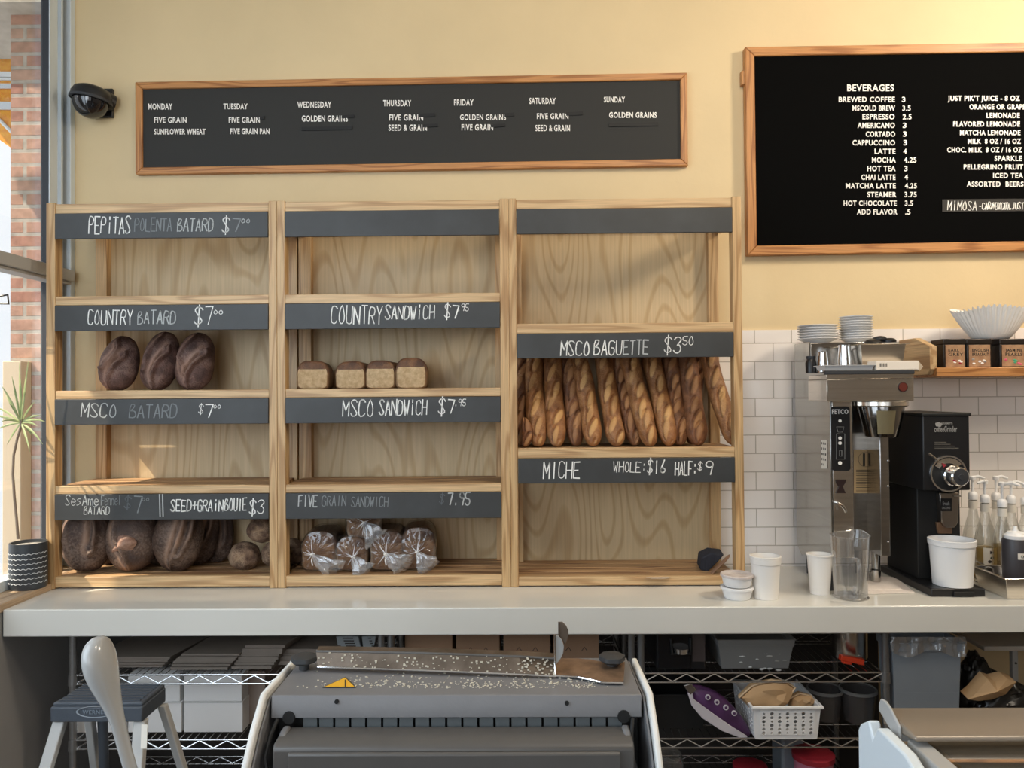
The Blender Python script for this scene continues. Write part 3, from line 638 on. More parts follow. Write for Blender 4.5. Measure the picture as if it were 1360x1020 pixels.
def _ff(i, j):
    p = P(165+27*(i-.5)+3*math.sin(j*5), 724+20*(j-.5)-3*math.sin(i*3.1), -.327-.010*math.sin(math.pi*i)*math.sin(math.pi*j)+.02*((i-.5)**2+(j-.5)**2)*4)
    return p+Vector((0, noise.noise(p*90)*.003, 0))
part('torn_flap', fm.grid(_ff, 20, 16), crust('pale_torn_crust', srgb(150, 112, 94), srgb(196, 160, 140), srgb(196, 160, 140), 0, scale=60, bump=.8), _ll, smooth=180, label='pale torn flap of crust')
def boule(label, u, v, rpx, Y, z0=None, seed=1, tilt=0):
    s = S(Y); c = P(u, v, Y); r = rpx*s; mb = MB(); cr = []
    def fn(i, j):
        th = 2*math.pi*i; ph = math.pi*(j-.5)*.998; d = Vector((math.cos(ph)*math.cos(th), math.cos(ph)*math.sin(th), math.sin(ph)))
        k = 1+noise.noise(d*2.2+Vector((seed*5, 0, 0)))*.09+noise.noise(d*9+Vector((0, seed, 0)))*.025
        # a cross cut on the face
        a, b = d.x, d.z-.1; cut = 0
        if d.y < 0:
            for q in (a*.8+b*.6, a*.6-b*.8):
                cut = max(cut, math.exp(-(q/.10)**2)*smooth01((.75-abs(a)-abs(b))*3))
        cr.append(cut); k -= cut*.10
        return Vector((d.x*r*k, d.y*r*k*.95, max(d.z*r*.92*k, -r*.78)))
    mb.grid(fn, 56, 36, wrap=True); mb.a['crumb'] = cr
    mb.xf(Matrix.Translation(c) @ Matrix.Rotation(math.radians(tilt), 4, 'Y'))
    if z0 is not None:
        dz = z0-min(p.z for p in mb.v); mb.v = [p+Vector((0, 0, dz)) for p in mb.v]
    return single('round_loaf', mb, m_boule, label, 'bread', 'small round seeded loaves', smooth=180)
boule('small round seeded loaf at the foot of the pile, beside the shaded large loaf', 325, 733, 20.5, -.20, .955, 1)
boule('small round seeded loaf lying on top of the others', 347, 704, 18.5, -.20, None, 2, 20)
boule('small round seeded loaf at the foot of the pile, beside the rack posts', 366, 737, 18.5, -.20, .955, 3, 40)
boule('small round seeded loaf in the shade behind the double post', 387, 728, 19, -.105, .955, 4)
# pan loaves
def pan_loaf_mb(w, h, d, seed):
    """crust shell: straight sides, domed top; face at y=0 towards the room"""
    mb = MB(); cr = []; n = 40
    def prof(k):
        a = k/n*2*math.pi
        c_, s_ = math.cos(a), math.sin(a); e = .36 if s_ < 0 else .85
        x = math.copysign(abs(c_)**(.36 if s_ < 0 else .62), c_)*w/2; z = h*.42+math.copysign(abs(s_)**e, s_)*(h*.42 if s_ < 0 else h*.58)
        if s_ > .1: x *= 1.03
        return x, z
    ys = [0, .004, .012, .03, d*.35, d*.65, d-.03, d-.010, d-.002, d]
    ks = [.80, .93, .985, 1, 1, 1, 1, .97, .9, .78]
    for y, k in zip(ys, ks):
        for i in range(n):
            x, z = prof(i); zc = h*.45
            nn = 1+noise.noise(Vector((x*22+seed*4, y*14, z*22)))*.035
            mb.v.append(Vector((x*k*nn, y, max(zc+(z-zc)*k*nn, 0))))
            front = smooth01((.02-y)/.016); low = smooth01((h*.66-z)/(h*.16)); cr.append(max(front*.0, low*.25))
    for r in range(len(ys)-1):
        for i in range(n): mb.f.append((r*n+i, r*n+(i+1) % n, (r+1)*n+(i+1) % n, (r+1)*n+i))
    mb.f.append(tuple(range(n-1, -1, -1))); mb.f.append(tuple(range((len(ys)-1)*n, len(ys)*n)))
    mb.a['crumb'] = cr
    # paler end of the loaf as a slightly proud skin
    fc = MB(); m = 9; rings = []
    for r in range(m+1):
        q = r/m*.90
        for i in range(n):
            x, z = prof(i); zc = h*.40; z = min(z, h*.74)
            bump_ = noise.noise(Vector((x*60*q, seed, z*60*q)))*.0018
            fc.v.append(Vector((x*q*.97, -.0045*(1-(r/m)**6)+bump_*(1-r/m)+.001, max(zc+(z-zc)*q, .002))))
    for r in range(m):
        for i in range(n): fc.f.append((r*n+i, r*n+(i+1) % n, (r+1)*n+(i+1) % n, (r+1)*n+i))
    return mb, fc
def pan_loaf(name, label, group, u, v, wpx, hpx, Y, d, z, rz=0, seed=1, mat=None, cut=None, rx=0):
    s = S(Y); mb, fc = pan_loaf_mb(wpx*s, hpx*s, d, seed); c = P(u, v, Y); c.z = z
    T = Matrix.Translation(c) @ Matrix.Rotation(math.radians(rz), 4, 'Z') @ Matrix.Rotation(math.radians(rx), 4, 'X')
    mb.xf(T); fc.xf(T)
    o = thing(name, label, 'bread', c, group)
    part('crust', mb, mat or m_loaf, o, smooth=60); part('end_crust', fc, cut or m_cut, o, smooth=180)
    return o, T, wpx*s, hpx*s
g = 'square sandwich loaves on the second shelf'
for k, (u, w_, h_, rz, lab) in enumerate(((415, 43, 39, 8, 'dark topped sandwich loaf turned beside the rack post, duller end'), (465, 42, 38, 0, 'square sandwich loaf second from the rack post'), (505, 41, 39, 0, 'square sandwich loaf third from the rack post, touching the tallest one'), (546, 42, 42, 5, 'tallest square sandwich loaf, at the open end of its row'))):
    pan_loaf('sandwich_loaf', lab, g, u, 516, w_, h_, -.29, .20, 1.667, rz, k+1)
# bagged loaves
def tail_mb(T, w, h, side, drop, seed, knot):
    rng = random.Random(seed); mb = MB()
    k0 = Vector(knot)
    def fn(i, j):
        a = 2*math.pi*i; t = j
        c_ = k0+Vector((side*t*.10, -.012-.018*math.sin(t*2.2), -drop*t))
        r = .005+.030*t**.8*(1+.35*math.sin(a*3+seed)+.22*math.sin(a*7+t*9))
        q = Vector((r*math.cos(a)*.9, r*math.sin(a)*.45, r*math.cos(a+side*.8)*.9))
        o = T @ (c_+q); o.z = max(o.z, ZC+.0475+.002*math.sin(a*2)); return o
    mb.grid(fn, 30, 12, wrap=True); return mb
g = 'bagged sandwich loaves on the bottom shelf'
for k, (u, v, w_, h_, Y, z, rz, side, drop, kx, lab) in enumerate((
    (424, 763, 46, 52, -.275, .9605, 3, .9, .055, -.02, 'bagged brown sandwich loaf with twist tie, beside the double post'),
    (467, 762, 42, 45, -.275, .9605, 2, .45, .065, .01, 'bagged brown sandwich loaf on the shelf under the stacked one'),
    (484, 733, 46, 50, -.255, 1.083, 12, .45, .07, .0, 'bagged brown sandwich loaf lying on top of the others'),
    (515, 763, 46, 52, -.275, .9605, 5, .75, .04, -.005, 'bagged brown sandwich loaf beneath the stacked one, towards the open shelf'),
    (556, 764, 46, 56, -.265, .9605, 6, .55, .055, -.005, 'bagged brown sandwich loaf at the open end of its row'))):
    o, T, w_m, h_m = pan_loaf('bagged_loaf', lab, g, u, v, w_, h_, Y, .19, z, rz, 20+k, cut=m_cutb)
    sh, _f = pan_loaf_mb(w_m*1.05, h_m*1.04, .20, 30+k); del sh.a['crumb']
    for i, p in enumerate(sh.v): # crinkled film, drawn in to the tie at the front
        p += Vector((noise.noise(p*45), noise.noise(p*45+Vector((5, 0, 0))), noise.noise(p*45+Vector((0, 5, 0)))))*.0035
    sh.v = [p+Vector((0, -.008, 0)) for p in sh.v]; sh.f = sh.f[:-2]; sh.xf(T)
    bag = part('plastic_bag', sh, m_bagf, o, smooth=30)
    kn = Vector((kx, -.022, h_m*.45))
    # radial pleats from the rim to the knot
    n = 40; cone = MB()
    def cf(i, j):
        a = 2*math.pi*i; pl = 1+.10*math.sin(a*13)*(1-j)
        r = (1-j)
        x = kn.x*j+math.cos(a)*w_m*.47*r*pl*(1+.0*j)+.004*math.cos(a)*j; z = kn.z*j+(h_m*.46+math.sin(a)*h_m*.47*pl)*r
        return T @ Vector((x, -.005-.017*j+.006*math.sin(a*13)*(1-j)*j*3, max(z, .003)))
    cone.grid(cf, 104, 7, wrap=True); part('gathered_end', cone, m_bagf, bag, smooth=30)
    fold = MB(); rng = random.Random(k)
    for q in range(9):
        a = rng.uniform(0, 6.28); r = rng.uniform(.5, 1)
        p0 = kn+Vector((0, -.002, 0)); p1 = Vector((kn.x+math.cos(a)*w_m*.36*r, -.013, kn.z+math.sin(a)*h_m*.36*r))
        fold.tube([T @ p0, T @ ((p0+p1)/2+Vector((0, -.003, 0))), T @ p1], [.0016, .0013, .0005], 5)
    part('bag_pleat', fold, M('white_film_fold', srgb(226, 226, 228), .3) if k == 0 else bpy.data.materials['white_film_fold'], bag)
    part('bag_tail', tail_mb(T, w_m, h_m, side, drop, k+1, kn), clear('bag_tail_film', (.95, .95, .96), .30, .12, .16, (.7, .72, .76)) if k == 0 else bpy.data.materials['bag_tail_film'], bag, smooth=40)
    tie = MB(); tie.tube([T @ (kn+Vector((.007*math.cos(a), -.004+.007*math.sin(a)*.6, .003*math.sin(a*2)))) for a in [x*.7 for x in range(10)]], .0022, 6)
    tie.tube([T @ kn, T @ (kn+Vector((-.002, -.012, -.022))), T @ (kn+Vector((.002, -.012, -.040)))], .0022, 6)
    part('twist_tie', tie, m_white, o)
# baguettes
def baguette(label, ut, vt, ub, vb, Yb, Yt, rpx, mat, seed, phase=0, hand=1):
    b = P(ub, vb, Yb); t = P(ut, vt, Yt); b.z = max(b.z, 1.4375)
    rng = random.Random(seed); mb = MB(); cr = []
    ax = (t-b); t = b+ax*((1.835-b.z)/ax.z) if ax.z > .22 else t   # runs on up behind the price board
    L = (t-b).length; ez = (t-b).normalized(); ex = Vector((0, -1, 0)).cross(ez).normalized()*-1; ey = ez.cross(ex)
    ex = -ex if ex.x < 0 else ex; ey = ez.cross(ex)      # ey points to the back
    R0 = rpx*S(Yb); bow = rng.uniform(-.01, .01)
    nu, nv = 64, max(40, int(L/.0030)); pitch = .068
    def fn(i, j):
        s = L*j; a = 2*math.pi*i; e = min(s, L-s)
        r = R0*math.sqrt(max(1e-5, 1-(1-min(1, e/.075))**2))**.85*(1+.05*math.sin(s*30+seed))
        x, y = math.cos(a), math.sin(a)
        f = -math.pi/2; da = (a-f+math.pi) % (2*math.pi)-math.pi        # angle from the facing side
        disp = 0; crumb = 0
        if abs(da) < 1.9 and s > .004:
            k0 = math.floor((s+phase)/pitch)
            for k in (k0-1, k0, k0+1):                       # leaf shaped openings, one above the other
                sk = (k+.5)*pitch-phase+.012*math.sin(k*4.3+seed*1.7); ak = (.30*math.sin(k*2.9+seed*2.1)-.05)*R0+.004
                th = .42+.10*math.sin(k*1.7+seed); dx_, ds_ = da*R0-ak, s-sk
                A = dx_*math.sin(th)+ds_*math.cos(th); B = dx_*math.cos(th)-ds_*math.sin(th)
                hl = .046+.006*math.sin(k*3.1+seed); hw = .0135
                u2 = (A/hl)**2
                if u2 < 1.3:
                    w_ = hw*math.sqrt(max(0, 1-min(u2, 1))); ins = 1-u2-(B/hw)**2
                    if ins > 0: crumb = max(crumb, smooth01(ins*2.2)*(.75+.25*math.sin(k*2.2+seed))); disp += .0038*smooth01(ins*1.5)
                    gd = (B+w_+.0035)/.0042; disp -= .0115*math.exp(-gd*gd)*smooth01((1.15-u2)*2.5)
                    rd = (B-w_-.001)/.003; disp += .0018*math.exp(-rd*rd)*smooth01((1.0-u2)*2)
        n = noise.noise(Vector((x*1.5+seed*7, y*1.5, s*12)))*.0025
        rr = r+(disp+n)*min(1, r/R0); cr.append(crumb)
        p = b+ez*s+ex*(x*rr+bow*math.sin(math.pi*j))+ey*(y*rr*.92)
        return p
    mb.grid(fn, nu, nv, wrap=True); mb.a['crumb'] = cr
    dz = 1.4365-min(p.z for p in mb.v); mb.v = [p+Vector((0, 0, dz)) for p in mb.v]
    return single('baguette', mb, mat, label, 'baguette', 'upright baguettes', smooth=180)
BG = [(692, 480, 691, 588, -.20, -.10, 11, 1, 0, 'dark baguette half hidden behind the double post'),
 (696, 552, 698, 592, -.28, -.26, 8.5, 1, .02, 'short dark baguette stub at the foot of the row, beside the post'),
 (709, 478, 715.5, 593, -.27, -.09, 13, 0, .03, 'upright baguette just behind the short stub'),
 (735, 478, 740, 593.5, -.27, -.09, 13, 0, .06, 'upright baguette under the M of the price board'),
 (754, 480, 766, 592, -.24, -.08, 12, 1, .01, 'darker baguette set back beside the brightest one'),
 (769, 478, 789, 594, -.28, -.10, 12.5, 0, .045, 'brightest leaning baguette, pale slashes down its whole length'),
 (802, 478, 820, 593, -.27, -.09, 13, 0, .02, 'leaning baguette next after the wide gap'),
 (821, 480, 845, 592, -.24, -.08, 11.5, 1, .07, 'dark baguette behind the crossing pale one'),
 (836, 478, 865, 592, -.29, -.12, 13, 0, .01, 'pale leaning baguette crossing in front of its neighbour'),
 (864, 478, 890, 592.5, -.275, -.09, 13, 0, .05, 'leaning baguette under the dollar sign of the price board'),
 (891, 480, 904, 591, -.24, -.08, 12, 1, .03, 'dark narrow baguette under the price figure'),
 (913, 478, 928, 592, -.27, -.09, 13.5, 1, .0, 'thick brown baguette before the pale gap'),
 (928, 480, 918, 588, -.17, -.08, 10, 1, .04, 'baguette standing at the back, its tip showing in the pale gap'),
 (943, 478, 977, 592, -.245, -.10, 12.5, 0, .02, 'baguette slanting alone toward the end post')]
for k, (ut, vt, ub, vb, Yb, Yt, r, dk, ph, lab) in enumerate(BG):
    baguette(lab, ut, vt, ub, vb, Yb, Yt, r, m_bagd if dk else m_bag, k+1, ph, 1)
# bench brush on the bottom shelf
bz = .946
br = thing('bench_brush', 'dark bristled bench brush with brown wooden handle lying on the bottom shelf', 'brush', (P(950, 752, -.2).x, -.2, bz))
a, b = G(936, 764, bz+.015), G(966, 742, bz+.03)
hd = MB(); p0, p1 = P(942, 764, -.285), P(966, 741, -.255)
hd.obox((p0+p1)/2, (p1-p0)/2, Vector((.012, 0, .014)), Vector((.0, .012, .004)))
part('handle', hd, m_hwood, br, bev=.006)
q = [P(u, v, -.24) for u, v in ((930, 757), (932, 741), (944, 735), (962, 737), (955, 745), (940, 760))]
part('bristles', MB().prism(q, (.0, .06, .012)), m_brush, br, bev=.004)
single('flour', MB().add([G(875+16*math.cos(t*.7)*(1+.3*math.sin(t*3)), 767+2*math.sin(t*.7), .9462) for t in range(9)]+[G(800, 767, .9462)], [tuple(range(9))]), M('flour_dust', srgb(200, 180, 158), .9), 'pale flour dust on the empty bottom shelf', 'flour', kind='stuff')
# ------------------------------------------------------------------ coffee brewer
bx0 = 1.142; yb0, yf0 = -.075, -.43
def bx(u, Y): return P(u, 600, Y).x
def zz(v, Y, u=1150): return P(u, v, Y).z
xr0 = bx(1183, yf0)
cb = thing('coffee_brewer', 'tall stainless coffee brewer on the worktop between bread racks and black grinder', 'coffee brewer', ((bx0+xr0)/2, -.25, ZC))
zb, zt1 = 1.035, zz(493, yf0, 1105); zt0 = 1.842
xm = bx(1133, yf0)
poly = [(yf0, zb+.0), (yf0, zt1), (-.235, zt1), (-.235, zt0), (yb0, zt0), (yb0, zb-.02), (yb0-.05, zb-.055), (-.30, zb-.015)]
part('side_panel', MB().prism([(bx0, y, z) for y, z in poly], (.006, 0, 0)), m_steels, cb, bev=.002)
part('rear_tower', MB().box(bx0+.006, bx(1165, -.235), -.235, yb0, zb-.01, zt0-.004), m_steel, cb, bev=.002)
part('back_panel', MB().box(bx0+.006, xr0, -.235, yb0, zb-.01, zt1-.01), m_steel, cb, bev=.002)
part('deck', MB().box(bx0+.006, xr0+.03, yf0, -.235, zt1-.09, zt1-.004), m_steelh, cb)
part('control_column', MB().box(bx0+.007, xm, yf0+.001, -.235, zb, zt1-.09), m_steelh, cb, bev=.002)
part('back_plate', MB().box(xm, xr0, -.30, -.235, zb, zt1-.09), m_steel, cb)
pl = MB(); pl.box(bx(1172, yf0), xr0+.004, yf0+.02, -.235, zb, zz(566, yf0)); part('side_panel', pl, m_steel, cb, bev=.002)
for v in (612, 646, 720): 
    q = P(1180, v, yf0+.019); part('screw', MB().cyl(q, q+Vector((0, -.004, 0)), .004, .003, 10), m_chrome, cb)
yh = yf0-.075; hx0, hx1 = bx(1098, yh), bx(1215, yh); h0, h1 = zz(533, yh), zz(503, yh)
hd = MB().prism([(bx0-.001, yf0+.002, h0), (bx0-.001, yf0+.002, h1+.03), (bx0-.001, -.25, h1+.03), (bx0-.001, -.25, h0)], (hx1-bx0, 0, 0))
hd = MB().prism([(bx0-.012, -.25, h0), (bx0-.012, yh+.05, h0), (hx0+.002, yh, h0), (hx1, yh, h0), (hx1, -.25, h0)], (0, 0, h1-h0))
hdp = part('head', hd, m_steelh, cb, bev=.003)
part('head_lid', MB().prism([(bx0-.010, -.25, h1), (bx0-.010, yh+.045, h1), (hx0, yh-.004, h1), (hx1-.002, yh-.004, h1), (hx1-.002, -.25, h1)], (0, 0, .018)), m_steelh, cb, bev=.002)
part('lid_trim', MB().box(hx0-.004, hx1, yh-.008, yh+.01, h1+.016, h1+.030), m_gap, cb, bev=.002)
c = P(1199, 514, yh-.001); part('badge', MB().cyl(c+Vector((0, .002, 0)), c+Vector((0, -.003, 0)), .016, .015, 24), M('dark_red_badge', srgb(96, 40, 30), .4), cb)
part('badge_ring', MB().cyl(c+Vector((0, .003, 0)), c+Vector((0, -.0015, 0)), .0175, .0175, 24), m_black, cb)
# control panel
yp = yf0-.001
a, b = P(1103, 540, yp), P(1129, 625, yp)
cp = MB(); rr = .010; pts = []
for cx, cz, a0 in ((b.x-rr, a.z-rr, 0), (a.x+rr, a.z-rr, 90), (a.x+rr, b.z+rr, 180), (b.x-rr, b.z+rr, 270)):
    for k in range(5): t = math.radians(a0+k*22.5); pts.append((cx+rr*math.cos(t), yp, cz+rr*math.sin(t)))
cpo = part('control_panel', cp.prism(pts, (0, -.004, 0)), m_black, cb)
yq = yp-.0046
letters(cpo, 'FETCO', 1105, 1126.5, 543.5, 549.5, yq, m_white, .0006, 'logo')
for v, r in ((559, 2.0), (582, 2.2), (588.5, 2.2), (615, 2.4)):
    q = P(1115.5, v, yq); part('button', MB().cyl(q+Vector((0, .001, 0)), q+Vector((0, -.002, 0)), r*.0028, None, 14), m_white, cpo)
def outline(parent, pts, w, Y, mat, name='icon', closed=True):
    mb = MB(); pts = [P(u, v, Y) for u, v in pts]
    mb.tube(pts+([pts[0]] if closed else []), w, 4); return part(name, mb, mat, parent)
m_gl = M('pale_grey_print', srgb(150, 148, 144), .5)
outline(cpo, [(1111, 567), (1121, 567), (1119, 574), (1113, 574)], .0008, yq, m_gl); outline(cpo, [(1111, 576), (1122, 576), (1122, 610), (1111, 610)], .0008, yq, m_gl)
outline(cpo, [(1115, 598), (1118, 598), (1118, 606), (1115, 606)], .001, yq, m_gl)
# hourglass logo and tap on the column
hg = [(1110, 637), (1124, 637), (1122, 642), (1119, 646), (1123, 655), (1110, 655), (1114, 646), (1111, 642)]
part('logo', MB().prism([P(u, v, yp) for u, v in hg], (0, -.002, 0)), M('dark_brown_print', srgb(40, 26, 24), .4), cb)
tp = MB(); tp.tube([P(1113, 668, yp+.001), P(1114, 669, yp-.02), P(1118, 671, yp-.035), P(1122, 676, yp-.035), P(1123, 680, yp-.032)], [.006, .006, .0065, .0065, .005], 10)
part('tap', tp, m_chrome, cb)
# sticker on the left flank, label on the recessed plate
st = part('sticker', MB().add([(bx0-.0012, y, z) for y, z in ((-.345, zz(584, -.35)), (-.40, zz(584, -.4)), (-.40, zz(622, -.4)), (-.345, zz(622, -.35)))], [(0, 1, 2, 3)]), m_labelw, cb, smooth=0)
ik = MB(); rng = random.Random(4)
for k in range(14):
    y = -.35-(k % 3)*.016; z = zz(588+(k//3)*7, -.37); ik.box(bx0-.0018, bx0-.0013, y-.010*rng.uniform(.5, 1), y, z-.006, z+.002)
part('print', ik, m_ink, st)
lb = part('instruction_label', MB().add([P(1134, 597, -.3012), P(1166, 597, -.3012), P(1166, 655, -.3012), P(1134, 655, -.3012)], [(0, 1, 2, 3)]), m_label, cb, smooth=0)
ln = MB()
for k in range(13):
    v = 624+k*2.3; ln.add([P(1137, v, -.3018), P(1137+rng.uniform(10, 25), v, -.3018), P(1137+rng.uniform(10, 25), v+.8, -.3018), P(1137, v+.8, -.3018)], [(0, 1, 2, 3)])
ln.tube([P(1150+10*math.cos(t*.35), 610+10*math.sin(t*.35), -.3018) for t in range(19)], .0006, 4)
ln.add([P(u, v, -.3018) for u, v in ((1146, 602), (1149, 602), (1149, 619), (1146, 619))], [(0, 1, 2, 3)]); ln.add([P(u, v, -.3018) for u, v in ((1152, 602), (1155, 602), (1155, 619), (1152, 619))], [(0, 1, 2, 3)])
part('print', ln, m_ink, lb, smooth=0)
# brew basket
bc = P(1170, 540, yh+.07); bs = MB()
zr = zz(535, yh+.07); zl = zz(580, yh+.07); rb = 32*S(yh+.07)
part('basket_rim', MB().lathe([(rb*.95, zr-.014), (rb*1.03, zr-.010), (rb*1.03, zr+.004), (rb*.9, zr+.006)], (bc.x, bc.y, 0), 40), m_steelh, cb)
part('brew_basket', MB().lathe([(0, zl), (rb*.62, zl), (rb*.64, zl+.004), (rb*.90, zr-.012), (rb*.86, zr)], (bc.x, bc.y, 0), 40), M('dark_mirror_steel', (.22, .21, .20), .12, 1), cb)
part('basket_label', MB().grid(lambda i, j: Vector((bc.x, bc.y, 0))+Vector((math.cos(-2.2+i*.85)*(rb*(.70+.17*j)+.001), math.sin(-2.2+i*.85)*(rb*(.70+.17*j)+.001), zl+.012+j*.085)), 10, 3), M('worn_brass_sticker', srgb(170, 158, 124), .3, .7), cb)
for u, Y, v0 in ((1076, -.14, 735), (1102, -.40, 738), (1163, -.30, 735), (1140, -.14, 730)):
    q = P(u, v0, Y); part('leg', MB().cyl((q.x, q.y, ZC+.0005), (q.x, q.y, zb+.0), .014, .017, 14), m_gap if u != 1163 else m_steel, cb)
sp = P(1164, 735, -.36)
cpz = G(1163, 775, ZC); mc = MB().lathe([(.0, .0), (.017, 0), (.019, .05), (.019, .052), (.016, .052), (.015, .004), (0, .004)], (cpz.x, cpz.y-.0, ZC+.001), 24)
cu_ = thing('measuring_cup', 'small steel cup standing under the coffee brewer spout', 'cup', (cpz.x, cpz.y, ZC))
part('body', mc, m_steel, cu_); part('handle', MB().tube([(cpz.x-.018, cpz.y-.004, ZC+.046), (cpz.x-.045, cpz.y-.02, ZC+.05)], .004, 6, flat=.5), m_steel, cu_)
# ------------------------------------------------------------------ things on top of the brewer
def saucers(n, u, v0, Y, rpx, pitch, label, group, z0):
    c = P(u, v0, Y); r = rpx*S(Y)
    for k in range(n):
        z = z0+k*pitch
        pr = [(0, .0), (r*.48, 0), (r*.52, .002), (r*.92, .016), (r, .0185), (r*1.0, .0205), (r*.92, .0185), (r*.5, .005), (0, .004)]
        lab = label[0] if k == 0 else label[2] if k == n-1 else label[1] % ('', 'second', 'third', 'fourth', 'fifth', 'sixth', 'seventh', 'eighth', 'ninth')[k]
        single('saucer', MB().lathe(pr, (c.x, c.y, z), 40), m_china, lab, 'saucer', group)
zs = zt0-.003
saucers(6, 1086, 457, -.155, 25.5, .0105, ('wide white saucer at the bottom of the shorter, wider stack', 'wide white saucer, %s from the bottom of the shorter, wider stack on the brewer', 'wide white saucer topping the shorter, wider stack'), 'wide white saucers on the brewer', zs)
saucers(10, 1137, 457, -.145, 21, .0098, ('small white saucer at the bottom of the taller stack', 'small white saucer, %s from the bottom of the taller stack on the brewer', 'small white saucer topping the taller stack'), 'small white saucers on the brewer', zs)
zd = zt1-.004
def pitcher(u, v0, v1, wpx, Y, label):
    c = P(u, v1, Y); z = zd; h = (v1-v0)*S(Y); r = wpx*S(Y)/2
    t = thing('steel_pitcher', label, 'pitcher', (c.x, Y, z))
    part('body', MB().lathe([(0, .001), (r*1.05, .001), (r*1.05, .006), (r, h*.5), (r*.82, h*.93), (r*.86, h), (r*.80, h), (r*.76, h*.9), (r*.9, .01), (0, .008)], (c.x, Y, z), 28), m_chrome, t)
    part('handle', MB().tube([(c.x+r*.7, Y+r*.5, z+h*.85), (c.x+r*.9, Y+r*1.2, z+h*.8), (c.x+r*.9, Y+r*1.2, z+h*.3), (c.x+r*.8, Y+r*.6, z+h*.22)], .004, 6), m_chrome, t)
pitcher(1093, 459, 487, 14, -.33, 'shorter shiny steel pitcher standing below the wide saucers')
pitcher(1122, 448, 485, 18, -.33, 'taller shiny steel pitcher standing beside the steel pan')
tj = thing('black_jar', 'squat black jar on the brewer, behind the shorter steel pitcher', 'jar', (P(1079, 480, -.34).x, -.29, zd))
q = P(1077, 480, -.30); part('body', MB().lathe([(0, .001), (.020, .001), (.021, .04), (.015, .055), (0, .056)], (q.x, -.30, zd), 20), m_black, tj); part('lid', MB().lathe([(.0155, .054), (.017, .056), (.017, .066), (0, .067)], (q.x, -.30, zd), 20), m_gap, tj)
# steel pan with black lids in it
px0, px1 = P(1137, 470, -.36).x, P(1196, 470, -.36).x; pz1 = zz(459, -.33)
sp_ = thing('steel_pan', 'rectangular steel pan of black lids on top of the brewer', 'pan', ((px0+px1)/2, -.33, zd))
def open_pan(x0, x1, y0, y1, z0, z1, tp=.012, rim=.010, th=.002):
    mb = MB(); o = [(x0+tp, y0+tp, z0), (x1-tp, y0+tp, z0), (x1-tp, y1-tp, z0), (x0+tp, y1-tp, z0)]
    ring = lambda d, z, k=0: [(x0+d, y0+d, z), (x1-d, y0+d, z), (x1-d, y1-d, z), (x0+d, y1-d, z)]
    R_ = [ring(tp, z0), ring(0, z1), ring(-rim, z1), ring(-rim, z1+th), ring(th, z1+th), ring(tp+th, z0+th)]
    for r in R_: mb.v += [Vector(p) for p in r]
    for i in range(5):
        for k in range(4): mb.f.append((i*4+k, i*4+(k+1) % 4, (i+1)*4+(k+1) % 4, (i+1)*4+k))
    mb.f += [(3, 2, 1, 0), (20, 21, 22, 23)]; return mb
part('body', open_pan(px0, px1, -.40, -.25, zd+.001, pz1), m_steelh, sp_, bev=.002)
for k, (u, v, r) in enumerate(((1158, 458, .030), (1181, 456.5, .026), (1170, 461, .028))):
    q = P(u, v, -.32); z = pz1+.010+.006*k
    single('plastic_dome', MB().lathe([(0, .012), (r*.5, .013), (r*.8, .010), (r, .004), (r, -.004), (r*.9, -.004), (0, .004)], (q.x, q.y+.012*k-.01, z), 24, M=Matrix.Rotation(math.radians(16-14*k), 3, 'X')), m_black, ('black lid at the near edge of the steel pan', 'black lid standing highest in the steel pan', 'black lid between the other two in the steel pan')[k], 'lid', 'black lids in the steel pan')
# white carton and plastic tray on the lid front
cx0, cx1 = P(1160, 490, -.47).x, P(1217, 490, -.47).x; cz = h1+.031
ca = thing('white_carton', 'flat white carton with barcode lying on the brewer head', 'carton', ((cx0+cx1)/2, -.45, cz))
part('box', MB().box(cx0, cx1, -.49, -.42, cz, cz+.033), M('white_card', srgb(232, 222, 208), .6), ca, bev=.002)
q = P(1217, 490, -.45); part('flap', MB().prism([(cx1, -.485, cz+.032), (cx1+.025, -.47, cz+.012), (cx1+.012, -.47, cz-.004), (cx1, -.485, cz+.002)], (0, .05, 0)), M('pale_card_edge', srgb(214, 198, 176), .6), ca)
bar = MB()
for k in range(9): bar.box(cx0+.012+k*.0034, cx0+.012+k*.0034+(.0012, .002, .0008)[k % 3], -.4906, -.4901, cz+.012, cz+.024)
part('barcode', bar, m_ink, ca)
tx0, tx1 = P(1086, 488, -.42).x, P(1158, 488, -.47).x
single('plastic_tray', open_pan(tx0, tx1, -.488, -.40, h1+.0315, h1+.048, .006, .006), M('grey_clear_plastic', srgb(196, 196, 196), .2), 'shallow pale plastic tray on the brewer head beside the white carton', 'tray')
# ------------------------------------------------------------------ grinder
gy = -.46; gx0, gx1 = bx(1226, gy), bx(1288, gy); gz1, gzm = zz(549, gy), zz(652, gy)
gr = thing('coffee_grinder', 'tall black coffee grinder with chrome dial beside the stainless brewer', 'coffee grinder', ((gx0+gx1)/2, -.3, ZC))
ub = MB().box(gx0, gx1, gy, -.12, gzm, gz1-.010); part('hopper_housing', ub, m_black, gr, bev=.004)
part('lid', MB().box(gx0-.004, gx1+.006, gy-.004, -.11, gz1-.012, gz1), m_blackm, gr, bev=.003)
q0, q1 = bx(1217, gy+.10), bx(1274, gy+.10)
part('column', MB().box(q0, q1, gy+.10, -.12, ZC+.03, gzm), m_blackm, gr, bev=.003)
bx_0, bx_1 = bx(1238, -.50), bx(1305, -.50)
part('base', MB().box(gx0-.002, bx_1, -.505, -.12, ZC+.001, ZC+.030), m_black, gr, bev=.004)
part('base_drawer', MB().box(bx(1263, -.505), bx(1290, -.505), -.512, -.50, ZC+.003, ZC+.020), m_blackm, gr, bev=.002)
yg = gy-.001
dcn = P(1259, 629, yg); s = S(yg)
